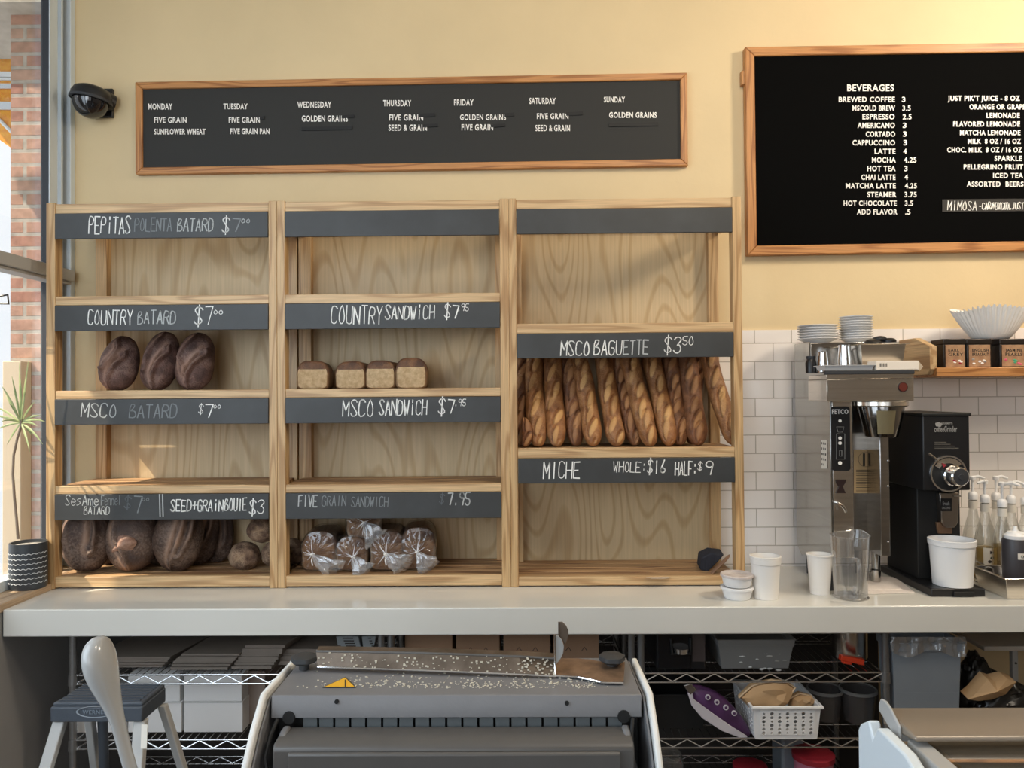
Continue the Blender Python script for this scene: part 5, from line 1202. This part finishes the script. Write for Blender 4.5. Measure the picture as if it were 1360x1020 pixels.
band = MB().prism([P(u, v, -.512) for u, v in ((913, 920), (919, 918), (921, 928), (944, 945), (968, 962), (992, 977), (992, 983), (958, 970), (932, 953), (918, 936))], (0, -.005, 0))
part('white_band', band, m_lav, pb, bev=.002)
part('bag_top', MB().prism([P(u, v, -.505) for u, v in ((907, 909), (917, 906), (924, 915), (916, 922))], (0, -.012, 0)), m_wire, pb, bev=.002)
for u, v in ((940, 926), (952, 932.5), (964, 939.5), (975, 947)):
    p = P(u, v, -.5165); part('spot', MB().cyl(p+Vector((0, .002, 0)), p+Vector((0, -.003, 0)), .0095, .009, 18), m_lav, pb)
    part('spot_centre', MB().cyl(p, p+Vector((0, -.0036, 0)), .0055, .005, 14), m_purple, pb)
# basket with round holes
a, b = fx(997, -.52), fx(1086, -.52); zt_ = P(1040, 937, -.53).z; zb_ = P(1040, 983, -.52).z
bk_ = thing('plastic_basket', 'white plastic basket with round holes on the lower wire shelf', 'basket', ((a+b)/2, -.42, Z2))
tp_ = .010; y0, y1 = -.545, -.30
# front wall with real openings, made cell by cell
def holed(o, ex, ez, nx, nz, seed):
    mb = MB(); rng = random.Random(seed); cell_x, cell_z = 1/nx, 1/nz
    for i in range(nx):
        for j in range(nz):
            pat = (.0038, .0058, .0080)[(j if i % 2 else 5-j) % 3]
            c = ((i+.5)*cell_x, (j+.5)*cell_z); m = 16; sq_, ci = [], []
            for k in range(m):
                t = 2*math.pi*k/m; cx_, cz_ = math.cos(t), math.sin(t); mx = max(abs(cx_), abs(cz_))
                sq_.append(o+ex*(c[0]+cx_/mx*cell_x/2)+ez*(c[1]+cz_/mx*cell_z/2))
                rr_ = min(pat, .47*min(cell_x*ex.length, cell_z*ez.length)); ci.append(o+ex*c[0]+ez*c[1]+ex.normalized()*cx_*rr_+ez.normalized()*cz_*rr_)
            mb.add(sq_+ci, [(k, (k+1) % m, m+(k+1) % m, m+k) for k in range(m)])
    return mb
V = Vector
hx0, hx1 = a+.024, b-.020; lo_, hi_ = Z2+.016, zt_-.016
part('front_grid', holed(V((hx0, y0+tp_*.6, lo_)), V((hx1-hx0, 0, 0)), V((0, -.006, hi_-lo_)), 7, 6, 1), m_cup, bk_, smooth=0, solid=.003)
fr_ = MB()
fr_.prism([(a+tp_, y0+tp_, Z2), (hx0, y0+tp_*.8, Z2), (hx0, y0, zt_), (a, y0, zt_)], (0, .004, 0)); fr_.prism([(hx1, y0+tp_*.8, Z2), (b-tp_, y0+tp_, Z2), (b, y0, zt_), (hx1, y0, zt_)], (0, .004, 0))
fr_.prism([(hx0, y0+tp_*.8, Z2), (hx1, y0+tp_*.8, Z2), (hx1, y0+tp_*.7, lo_), (hx0, y0+tp_*.7, lo_)], (0, .004, 0)); fr_.prism([(hx0, y0, hi_), (hx1, y0, hi_), (hx1, y0, zt_), (hx0, y0, zt_)], (0, .004, 0))
fr_.box(a+tp_, b-tp_, y0+tp_, y1, Z2, Z2+.004); fr_.prism([(b-tp_, y0+tp_, Z2), (b-tp_, y1, Z2), (b, y1, zt_), (b, y0, zt_)], (-.003, 0, 0)); fr_.prism([(a+tp_, y1, Z2), (b-tp_, y1, Z2), (b, y1, zt_), (a, y1, zt_)], (0, -.003, 0))
part('body', fr_, m_cup, bk_, bev=.001)
part('side_grid', holed(V((a+tp_*.8, y0+tp_, Z2+.01)), V((-.0, y1-y0-tp_, 0)), V((-tp_*.8, 0, zt_-Z2-.02)), 9, 6, 2), m_cup, bk_, smooth=0, solid=.003)
rm = MB().tube([(a-.004, y0-.004, zt_), (b+.004, y0-.004, zt_), (b+.004, y1+.004, zt_), (a-.004, y1+.004, zt_), (a-.004, y0-.004, zt_)], .006, 8); part('rim', rm, m_cup, bk_)
# kraft paper bags in the basket
def sack(label, outer, inner, Y):
    q = [P(u, v, Y) for u, v in outer]; i_ = [P(u, v, Y-.012) for u, v in inner]
    t = thing('kraft_bag', label, 'paper bag', P(outer[0][0], outer[0][1], Y), 'kraft bags in the basket'); c = sum(q, V())/len(q); mb = MB(); n = len(q)
    rr_ = [(1, .012), (1.0, 0), (.9, -.016), (.55, -.028), (.2, -.026)]
    for k, dy in rr_: mb.v += [c+(p-c)*k+V((0, dy+.006*math.sin(j_*2.1), 0)) for j_, p in enumerate(q)]
    for r in range(len(rr_)-1):
        for i in range(n): mb.f.append((r*n+i, r*n+(i+1) % n, (r+1)*n+(i+1) % n, (r+1)*n+i))
    mb.f += [tuple(range(n-1, -1, -1)), tuple(range((len(rr_)-1)*n, len(rr_)*n))]
    part('paper', mb, m_kraft, t, smooth=30)
    m = len(i_); part('fold', MB().tube(i_, .0035, 6), M('pale_kraft_fold', srgb(216, 188, 152), .7) if 'pale_kraft_fold' not in bpy.data.materials else bpy.data.materials['pale_kraft_fold'], t)
sack('larger crumpled kraft paper bag standing up out of the basket', [(981, 925), (998, 909), (1025, 902), (1046, 905), (1057, 914), (1046, 932), (1030, 945), (1000, 945)], [(981, 927), (999, 911), (1024, 903), (1045, 906), (1056, 913), (1047, 928)], -.50)
sack('smaller kraft paper bag at the open end of the basket', [(1050, 925), (1062, 920), (1076, 923), (1082, 930), (1072, 946), (1046, 946)], [(1048, 928), (1062, 921), (1077, 924), (1081, 931)], -.475)
# clear tubs
for k, (u, rpx, Y, lab) in enumerate(((1096, 22, -.36, 'empty clear grey tub beside the basket'), (1140, 23, -.38, 'empty clear grey tub beside the rack post'))):
    c = P(u, 955, Y); r = rpx*S(Y); h = P(u, 915, Y).z-Z2
    t = thing('clear_tub', lab, 'tub', (c.x, Y, Z2), 'clear grey tubs')
    part('body', MB().lathe([(0, .001), (r*.80, .001), (r*.97, h), (r*.95, h), (r*.78, .004), (0, .004)], (c.x, Y, Z2), 36), m_tubm, t); part('rim', MB().lathe([(r*.97, h-.008), (r*1.03, h-.006), (r*1.03, h+.004), (r*.94, h+.004)], (c.x, Y, Z2), 36), m_milky, t)
# bottom shelf items
c = P(889, 1010, -.44); t = thing('glass_jar', 'clear glass jar on the lowest wire shelf', 'jar', (c.x, -.44, Z3)); h = P(889, 1000, -.44).z-Z3
part('body', MB().lathe([(0, 0), (.05, 0), (.052, .01), (.052, h*.85), (.044, h*.95), (.044, h), (.041, h)], (c.x, -.44, Z3), 32), m_glass, t); part('ring', MB().lathe([(.044, h-.012), (.047, h-.010), (.047, h-.002), (.044, h)], (c.x, -.44, Z3), 32), m_glass, t)
for u, v, r, Y, lab, bm_ in ((996, 1009, .06, -.42, 'round container with a red lid on the lowest wire shelf, below the purple bag', m_milky), (1080, 993, .072, -.44, 'pinkish tub with a red rim on the lowest wire shelf, below the basket', M('pink_milky_plastic', srgb(196, 120, 140), .3))):
    c = P(u, v+7, Y); h = c.z-Z3; t = thing('food_container', lab, 'container', (c.x, Y, Z3), 'red lidded containers')
    part('body', MB().lathe([(0, 0), (r*.85, 0), (r*.95, h*.9), (0, h*.9)], (c.x, Y, Z3), 36), bm_, t); part('lid', MB().lathe([(r*.95, h*.88), (r*1.03, h*.9), (r*1.03, h), (r*.9, h+.004), (0, h+.004)], (c.x, Y, Z3), 36), m_red, t)
a, b = fx(1014, -.40), fx(1066, -.40)
single('pale_canister', MB().box(fx(1036, -.36), fx(1066, -.36), -.37, -.25, Z3, Z3+.20), m_gray, 'pale blue grey canister on the lowest wire shelf behind the pinkish tub', 'canister', bev=.01)
hx = P(1105, 1000, -.47); t = MB().tube([P(1098, 1004, -.50), P(1104, 1012, -.50), P(1109, 1024, -.50)], .006, 8); t.tube([P(1098, 1004, -.50), P(1092, 1008, -.50), P(1092, 1026, -.5)], .005, 8); t.ell(P(1101, 1035, -.5), .025, .02, .02)
# big grey bin with liner
YB0 = -.53
a, b = fx(1186, YB0), fx(1277, YB0); zt_ = P(1226, 853, YB0).z
tb = thing('waste_bin', 'tall blue grey waste bin with clear liner under the worktop', 'bin', ((a+b)/2, -.42, 0))
part('body', open_pan(a, b, YB0, YB0+.11, .001, zt_-.02, .020, .003, .003), m_gray, tb, bev=.012)
part('rim', open_pan(a-.004, b+.008, YB0-.012, YB0+.12, zt_-.030, zt_, .002, .004, .003), m_gray, tb, bev=.004)
zr_ = P(1226, 903, YB0).z; st_ = MB(); part('band', MB().box(a+.012, b-.012, YB0+.004, YB0+.10, zr_-.05, zr_-.046), m_gray, tb)
lm = MB(); rng = random.Random(5)
def lf_(i, j):
    u = 1183+100*i; hang = 18+9*math.sin(i*7)+14*smooth01((i-.35)*2)*(1-smooth01((i-.75)*3)); v = 846+ (hang)*j
    Y = YB0-.018-.004*math.sin(i*40)-.006*math.sin(j*3+i*17)
    return P(u+.8*math.sin(j*9+i*30), v, Y)
lm.grid(lf_, 60, 10); part('liner', lm, m_liner, tb, smooth=30)
# black rubbish bags, brown paper, white board and grey post beyond the bin
def lump(name, mat, label, cat, u, v, Y, rx, ry, rz, seed, z0=None):
    c = P(u, v, Y); mb = MB()
    def fn(i, j):
        th = 2*math.pi*i; ph = math.pi*(j-.5)*.996; d = V((math.cos(ph)*math.cos(th), math.cos(ph)*math.sin(th), math.sin(ph)))
        k = 1+.22*noise.noise(d*1.7+V((seed, 0, 0)))+.12*abs(noise.noise(d*5+V((0, seed, 0))))+.05*noise.noise(d*13)
        return V((d.x*rx*k, d.y*ry*k, d.z*rz*k))
    mb.grid(fn, 60, 36, wrap=True); mb.xf(Matrix.Translation(c))
    if z0 is not None:
        for p in mb.v: p.z = max(p.z, z0)
    return single(name, mb, mat, label, cat, smooth=35)
m_rub = M('black_bag_film', srgb(26, 24, 22), .28)
lump('rubbish_bag', m_rub, 'black rubbish bag slumped beside the grey bin', 'bag', 1296, 930, -.34, .10, .085, .16, 1)
lump('rubbish_bag', m_rub, 'black rubbish bag beneath the brown paper, farther from the grey bin', 'bag', 1345, 948, -.49, .12, .055, .10, 4)
for o in [o for o in COL.objects if o.name.startswith('rubbish_bag')]: pass
pq = [(1286, 929), (1296, 921), (1312, 902), (1322, 906), (1338, 902), (1350, 906), (1336, 922), (1318, 929), (1300, 931)]
q = [P(u, v, -.53) for u, v in pq]; c = sum(q, V())/len(q)+V((0, -.03, .006)); pm = MB(); pm.v = q+[p+V((0, .05, .01)) for p in q]+[c]; n = len(q)
pm.f = [(i, (i+1) % n, 2*n) for i in range(n)]+[(i, n+i, n+(i+1) % n, (i+1) % n) for i in range(n)]+[tuple(range(n, 2*n))]
single('brown_paper', pm, m_kraft, 'crumpled brown paper lying on the black rubbish bags', 'paper', smooth=0)
a, b = P(1305, 861, -.30), P(1372, 861, -.30)
t = thing('folding_table', 'white topped folding table stored under the worktop beyond the bin', 'table', ((a.x+b.x)/2, -.2, 0))
part('top', MB().box(a.x, a.x+.6, -.31, -.02, a.z-.008, a.z+.010), M('white_melamine', srgb(206, 198, 186), .4), t, bev=.003)
lx_ = fx(1349, -.29); part('leg', MB().box(lx_-.011, lx_+.011, -.29, -.27, .0, a.z-.008), m_alug, t, bev=.002); part('leg', MB().box(lx_+.45, lx_+.472, -.29, -.27, .0, a.z-.008), m_alug, t, bev=.002)
part('bolt', MB().cyl((lx_, -.291, a.z-.06), (lx_, -.294, a.z-.06), .004, None, 8), m_ink, t)

# ------------------------------------------------------------------ step stool
SYs = -1.14
sx0, sx1 = P(70, 935, SYs-.02).x, P(189, 935, SYs-.02).x; szt = P(120, 933, SYs-.02).z
st = thing('step_stool', 'metal step stool with blue grey plastic top before the wire rack', 'step stool', ((sx0+sx1)/2, -1.0, 0))
yb_ = SYs+.115; zf = P(120, 956, SYs).z
tm = MB().prism([(sx0, SYs-.02, szt), (sx1, SYs-.02, szt), (sx1, yb_, szt+.0), (sx0+.025, yb_, szt)], (0, 0, -.012)); 
tm.prism([(sx0-.004, SYs-.026, szt-.010), (sx1+.002, SYs-.026, szt-.010), (sx1+.002, yb_, szt-.010), (sx0+.02, yb_, szt-.010)], (0, 0, -(szt-zf)+.014))
tp_o = part('top', tm, m_navy, st, bev=.004)
rb_ = MB()
for k in range(7): y = SYs-.010+k*.018; rb_.box(sx0+.012, sx1-.012, y, y+.009, szt, szt+.0025)
part('tread_grip', rb_, m_navy, tp_o)
oc = P(126, 945.5, SYs-.027); 
part('badge', MB().lathe([(.046, .0), (.050, .002), (.052, .0), (.050, -.001)], oc, 40, 1, 1, M=Matrix.Rotation(math.radians(90), 3, 'X') @ Matrix.Diagonal((1, .30, 1))), m_gray, tp_o)
letters(tp_o, 'WERNER', 0, 1, 0, 1, 0, M('faint_badge_letters', srgb(112, 122, 132), .5), .0012, 'lettering', axes=lambda a, b, e=0: V((oc.x-.034+.068*a, SYs-.0265-e, oc.z-.0055+.011*b)))
def leg(x0_, x1_, ytop, yb2, zt2, splay, mat, w=.030): 
    return MB().prism([(x0_-w/2, ytop, zt2), (x0_+w/2, ytop, zt2), (x1_+w/2, yb2, .002), (x1_-w/2, yb2, .002)], (0, .025, 0))
for k, (x0_, x1_, ya, yb2) in enumerate(((sx0+.012, sx0-.10, SYs-.015, SYs-.26), (sx1-.012, sx1+.05, SYs-.015, SYs-.26), (sx0+.03, sx0-.05, yb_-.03, yb_+.25), (sx1+.0, sx1+.07, yb_-.03, yb_+.25))):
    part('leg', leg(x0_, x1_, ya, yb2, zf+.002, 0, m_alug, .032 if k < 2 else .022), m_alug, st, bev=.003)
s0, s1 = P(60, 1012, SYs-.10), P(190, 1012, SYs-.10); zst = zf-.165
part('step', MB().box(sx0-.055, sx1+.02, SYs-.16, SYs-.03, zst-.03, zst), m_alu, st, bev=.004)
part('label', MB().prism([P(188, 962, SYs-.04), P(196, 962, SYs-.04), P(195, 994, SYs-.05), P(187, 994, SYs-.05)], (0, -.001, 0)), m_labelw, st)
part('brace', MB().cyl((sx0+.05, yb_+.02, zf+.01), (sx0+.052, yb_+.03, zf-.25), .014, None, 10), m_navy, st)

# ------------------------------------------------------------------ bread slicer with lever
zp = CAM.z-.577
sl = thing('bread_slicer', 'grey bread slicing machine with steel bar and big lever before the worktop', 'bread slicer', (-.12, -1.6, 0))
XL, XR = -.493, .240
yF = -1.77
prof = [(-1.57, zp+.0), (-1.586, zp-.001), (yF, zp+.003), (-1.825, zp-.039), (-1.876, zp-.093)]
side = prof+[(-1.90, zp-.16), (-1.98, zp-.45), (-1.90, .35), (-1.45, .35), (-1.57, zp-.16)]
for x, dx in ((XL, -.012), (XR, .012)):
    part('side_panel', MB().prism([(x, y, z) for y, z in side], (dx, 0, 0)), m_slice, sl, bev=.004)
    part('side_liner', MB().prism([(x-dx*.2, y+.012*(1 if y < -1.5 else -1), z-.012) for y, z in side], (-dx*.3, 0, 0)), m_slic, sl)
zf1 = CAM.z-.621
pa = G(362, 917, zp); 
hood = MB().prism([(XL+.010, y, z) for y, z in ((-1.565, zp-.002), (yF+.002, zp-.002), (yF, zp-.004), (yF-.004, zf1), (yF+.004, zf1), (yF+.010, zp-.012), (-1.565, zp-.012))], (XR-XL-.020, 0, 0))
ho = part('hood', hood, m_slic, sl, bev=.002)
for u, v in ((447, 932), (753, 934)):
    q = P(u, v, yF-.003); part('hole', MB().cyl(q+V((0, .002, 0)), q+V((0, -.0012, 0)), .0042, None, 16), m_blackm, ho)
for x in (XL+.045, XR-.045): part('notch', MB().cyl((x, yF-.0062, zf1+.002), (x, yF+.002, zf1+.002), .012, None, 20), m_blackm, ho)
gz = MB()
x = XL+.07; k = 0
while x < XR-.07:
    gz.box(x, x+.0265, yF+.006, yF+.02, zf1-.06, zf1+.004); x += .0310
part('blade_guide', gz, M('dark_slat_grey', srgb(96, 102, 104), .5), sl)
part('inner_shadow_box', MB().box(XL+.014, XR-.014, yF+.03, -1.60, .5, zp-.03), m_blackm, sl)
lc = MB().prism([(XL+.035, y, z) for y, z in ((yF+.002, zf1-.018), (yF-.03, zf1-.016), (-1.835, zf1-.020), (-1.843, zf1-.028), (-1.846, zf1-.16), (-1.83, zf1-.16), (-1.83, zf1-.03), (yF+.002, zf1-.026))], (XR-XL-.070, 0, 0))
part('lower_cover', lc, m_slicd, sl, bev=.004)
fp = MB().prism([(XL+.066, y, z) for y, z in ((-1.846, zf1-.030), (-1.852, zf1-.034), (-1.852, zf1-.30), (-1.846, zf1-.30))], (XR-XL-.128, 0, 0))
part('front_panel', fp, m_slicd, sl, bev=.002)
for x in (XL+.036, XR-.050): part('cover_arm', MB().prism([(x, y, z) for y, z in ((yF-.005, zf1-.012), (-1.80, zf1-.012), (-1.84, zf1-.03), (-1.845, zf1-.075), (-1.80, zf1-.085), (yF-.01, zf1-.07))], (.014, 0, 0)), m_slic, sl, bev=.004)
for x in (XL+.024, XR-.028): part('cable', MB().tube([(x, yF-.008, zf1+.0), (x-.006, yF-.03, zf1-.02), (x-.008, yF-.055, zf1-.05), (x+.002, yF-.07, zf1-.09)], .004, 8), m_blackm, sl)
def slknob(u, v, y, label=None):
    c = P(u, v, y); x = c.x; o_ = MB()
    o_.lathe([(0, .030), (.018, .030), (.026, .027), (.0265, .018), (.022, .014), (.011, .012), (.011, 0), (0, 0)], (x, y, zp), 40, flute=lambda a, r, z: (.05*math.cos(a*6) if r > .02 else 0))
    return part('clamp_knob', o_, M('dark_knob_plastic', srgb(56, 58, 60), .45) if 'dark_knob_plastic' not in bpy.data.materials else bpy.data.materials['dark_knob_plastic'], sl)
slknob(404, 890, -1.632); slknob(813, 890, -1.635)
# bent steel bar clamped on the hood
def barpt(u, v, z): return G(u, v, z)
lo1 = [G(422, 885.5, zp+.010), G(560, 890, zp+.008), G(690, 895.5, zp+.005), G(738, 898, zp+.003)]
hi1 = [P(420, 866, lo1[0].y+.020), P(560, 868.5, lo1[1].y+.020), P(690, 873, lo1[2].y+.020), P(738, 876, lo1[3].y+.020)]
tp1 = [p+V((0, .022, .003)) for p in hi1]
bm_ = MB(); th = V((0, .0025, .0018))
for A, B in ((lo1, hi1), (hi1, tp1)):
    for i in range(3): bm_.add([A[i], A[i+1], B[i+1], B[i], A[i]+th, A[i+1]+th, B[i+1]+th, B[i]+th], [(0, 1, 2, 3), (7, 6, 5, 4), (0, 4, 5, 1), (3, 2, 6, 7), (1, 5, 6, 2), (0, 3, 7, 4)])
bo = part('steel_bar', bm_, m_bare, sl)
part('bright_edge', MB().tube([p+V((0, -.001, 0)) for p in lo1], .0022, 6), m_chrome, bo)
part('bar_lip', MB().tube([p+V((0, .002, .001)) for p in hi1], .003, 6), m_slicd, bo)
lo2 = [G(u, v, zp+.002) for u, v in ((738, 898), (765, 899.5), (784, 903), (800, 907), (828, 907.5))]
hi2 = [G(u, v, zp+.004) for u, v in ((740, 876), (767, 876), (786, 878), (800, 881), (830, 881))]
b2 = MB()
for i in range(4): b2.add([lo2[i], lo2[i+1], hi2[i+1], hi2[i]]+[p+V((0, 0, .003)) for p in (lo2[i], lo2[i+1], hi2[i+1], hi2[i])], [(3, 2, 1, 0), (4, 5, 6, 7), (0, 1, 5, 4), (2, 3, 7, 6), (1, 2, 6, 5), (3, 0, 4, 7)])
part('bar_strap', b2, M('rusty_steel', (.26, .17, .11), .5, .6, var=.3, vscale=20), bo); part('bright_edge', MB().tube([p+V((0, -.001, .001)) for p in lo2], .0022, 6), m_chrome, bo)
yfin = lo1[3].y
def fin(outl, y, dy): return MB().prism([P(u, v, y) for u, v in outl], (0, dy, 0))
part('end_plate', fin([(737, 843), (742, 845), (747, 851), (749, 859), (748, 868), (744, 876), (739, 882), (737, 884)], yfin+.012, .003), M('worn_silver_paint', srgb(170, 172, 172), .35, .3), bo, bev=.001)
part('end_plate', fin([(742, 826), (747, 826), (752, 831), (755, 838), (755, 846), (752, 853), (750, 856), (746, 848), (742, 845)], yfin+.035, .003), m_bare, bo, bev=.001)
part('bright_edge', MB().tube([P(737, 843, yfin+.010), P(737, 884, yfin+.010), P(738, 898, yfin)], .0018, 6), m_chrome, bo); part('bright_edge', MB().tube([P(742, 826, yfin+.033), P(742, 846, yfin+.033)], .0016, 6), m_chrome, bo)
# warning triangle
tri = [G(u, v, zp-.0012) for u, v in ((428, 913.5), (473, 913.3), (459, 899.5))]
part('warning_label', MB().prism(tri, (0, 0, .0009)), m_ink, ho, smooth=0)
cen = (tri[0]+tri[1]+tri[2])/3; part('warning_label', MB().prism([cen+(p-cen)*.88 for p in tri], (0, 0, .0013)), m_yel, ho, smooth=0)
e0, e1 = G(458.6, 903, zp), G(458.6, 912, zp); part('warning_label', MB().prism([e0+V((-.0012, 0, 0)), e0+V((.0012, 0, 0)), e1+V((.0012, 0, 0)), e1+V((-.0012, 0, 0))], (0, 0, .0008)), m_ink, ho, smooth=0)
# lever
ly = -1.94
LP = [(131, 846, 8), (131, 850, 17), (129.5, 857, 24), (130, 868, 28.5), (133, 882, 29.5), (137, 898, 27), (142, 913, 22.8), (147, 928, 18), (152, 943, 14.3), (157, 960, 12), (163, 985, 11.2), (173, 1020, 11), (184, 1060, 11)]
lp = [P(u, v, ly) for u, v, w in LP]; lr = [w*S(ly) for u, v, w in LP]
lp += [V((lp[-1].x+.05, ly+.02, lp[-1].z-.08)), V((XL-.05, ly+.12, .78)), V((XL-.008, ly+.16, .76))]; lr += [.014, .014, .014]
part('lever', MB().tube(lp, lr, 28, flat=.62), m_lever, sl, smooth=60, sub=1)
# crumbs scattered over the hood
cm_ = MB(); rng = random.Random(21)
for k in range(420):
    u = 470+rng.random()*330 if k % 4 else 395+rng.random()*420; v = 914-abs(rng.gauss(0, 9))
    if v < 890: continue
    p = G(u, v, zp-.0015); s_ = rng.uniform(.0004, .0014)
    a = rng.random()*3; cm_.obox(p+V((0, 0, s_*.5)), V((math.cos(a), math.sin(a), 0))*s_*1.7, V((-math.sin(a), math.cos(a), 0))*s_, V((0, 0, s_*.6)))
for k in range(170):
    t_ = rng.random(); f_ = rng.random()
    i = min(2, int(t_*3)); w = t_*3-i; p = lo1[i].lerp(lo1[i+1], w).lerp(hi1[i].lerp(hi1[i+1], w), f_); s_ = rng.uniform(.0005, .0014)
    cm_.obox(p+V((0, -.0012, .0006)), V((s_*1.6, 0, 0)), V((0, s_, 0)), V((0, 0, s_)))
single('crumbs', cm_, m_crumb, 'pale bread crumbs scattered over the slicer hood and bar', 'crumbs', kind='stuff', smooth=0)
# the machine's stand below the frame
part('stand', MB().box(XL+.05, XR-.05, -1.80, -1.40, .001, .5), m_slicd, sl, bev=.01)

# ------------------------------------------------------------------ display case in front
dy0 = -2.17
zc_ = G(1200, 945, 1.20).z
dcx = thing('display_case', 'low glass topped display case with pale side panel in the near corner', 'display case', (1.0, -2.3, 0))
A = P(1166, 945, dy0); B_ = P(1192, 966, dy0-.03)
xs = .512
y_back = dy0
# bar along the far edge
bar_ = MB().prism([(xs-.004, y, z) for y, z in ((dy0+.012, A.z-.002), (dy0+.004, A.z+.003), (dy0-.076, A.z-.001), (dy0-.078, A.z-.007), (dy0+.012, A.z-.024))], (1.3, 0, 0)); part('top_bar', bar_, m_caset, dcx, bev=.003)
e_ = [(-2.154, 1.204), (-2.160, 1.213), (-2.172, 1.215), (-2.185, 1.212), (-2.213, 1.196), (-2.214, 1.174), (-2.19, 1.180), (-2.154, 1.194)]
part('end_cap', MB().prism([(xs-.008, y, z) for y, z in e_], (.004, 0, 0)), m_alug, dcx, bev=.003)
zg = A.z-.016; yn = dy0-.60
part('glass_top', MB().box(xs+.012, xs+1.3, yn, dy0-.055, zg-.006, zg), clear('case_glass', (.95, .96, .94), .3, .02, .05, (.7, .66, .58)), dcx)
part('side_rail', MB().prism([(xs-.004, dy0-.055, zg+.002), (xs+.020, dy0-.055, zg+.002), (xs+.020, yn, zg+.002), (xs-.004, yn, zg+.002)], (0, 0, -.016)), m_alug, dcx, bev=.002)
part('side_rail', MB().box(xs+.026, xs+.036, yn, dy0-.055, zg-.03, zg-.006), M('brass_rail', srgb(180, 150, 96), .3, .8), dcx, bev=.002)
s0 = P(1140, 963, dy0+.03)
sp2 = MB().prism([(s0.x, y, z) for y, z in ((-2.138, .02), (-2.138, 1.160), (-2.146, 1.172), (-2.172, 1.188), (-2.183, 1.167), (-2.198, 1.189), (-2.270, 1.187), (-2.32, 1.168), (-2.55, 1.12), (-2.75, 1.10), (-2.75, .02))], (xs-.014-s0.x, 0, 0))
part('side_panel', sp2, m_casew, dcx, bev=.003)
part('inner_shelf', MB().box(xs+.01, xs+1.3, yn, dy0-.03, zg-.10, zg-.085), M('tan_case_shelf', srgb(176, 160, 132), .35), dcx)
part('back_wall', MB().box(xs+.01, xs+1.3, dy0-.02, dy0+.01, .02, zg-.03), m_caset, dcx)
part('base', MB().box(xs, xs+1.3, yn, dy0-.02, .001, zg-.20), m_caset, dcx)
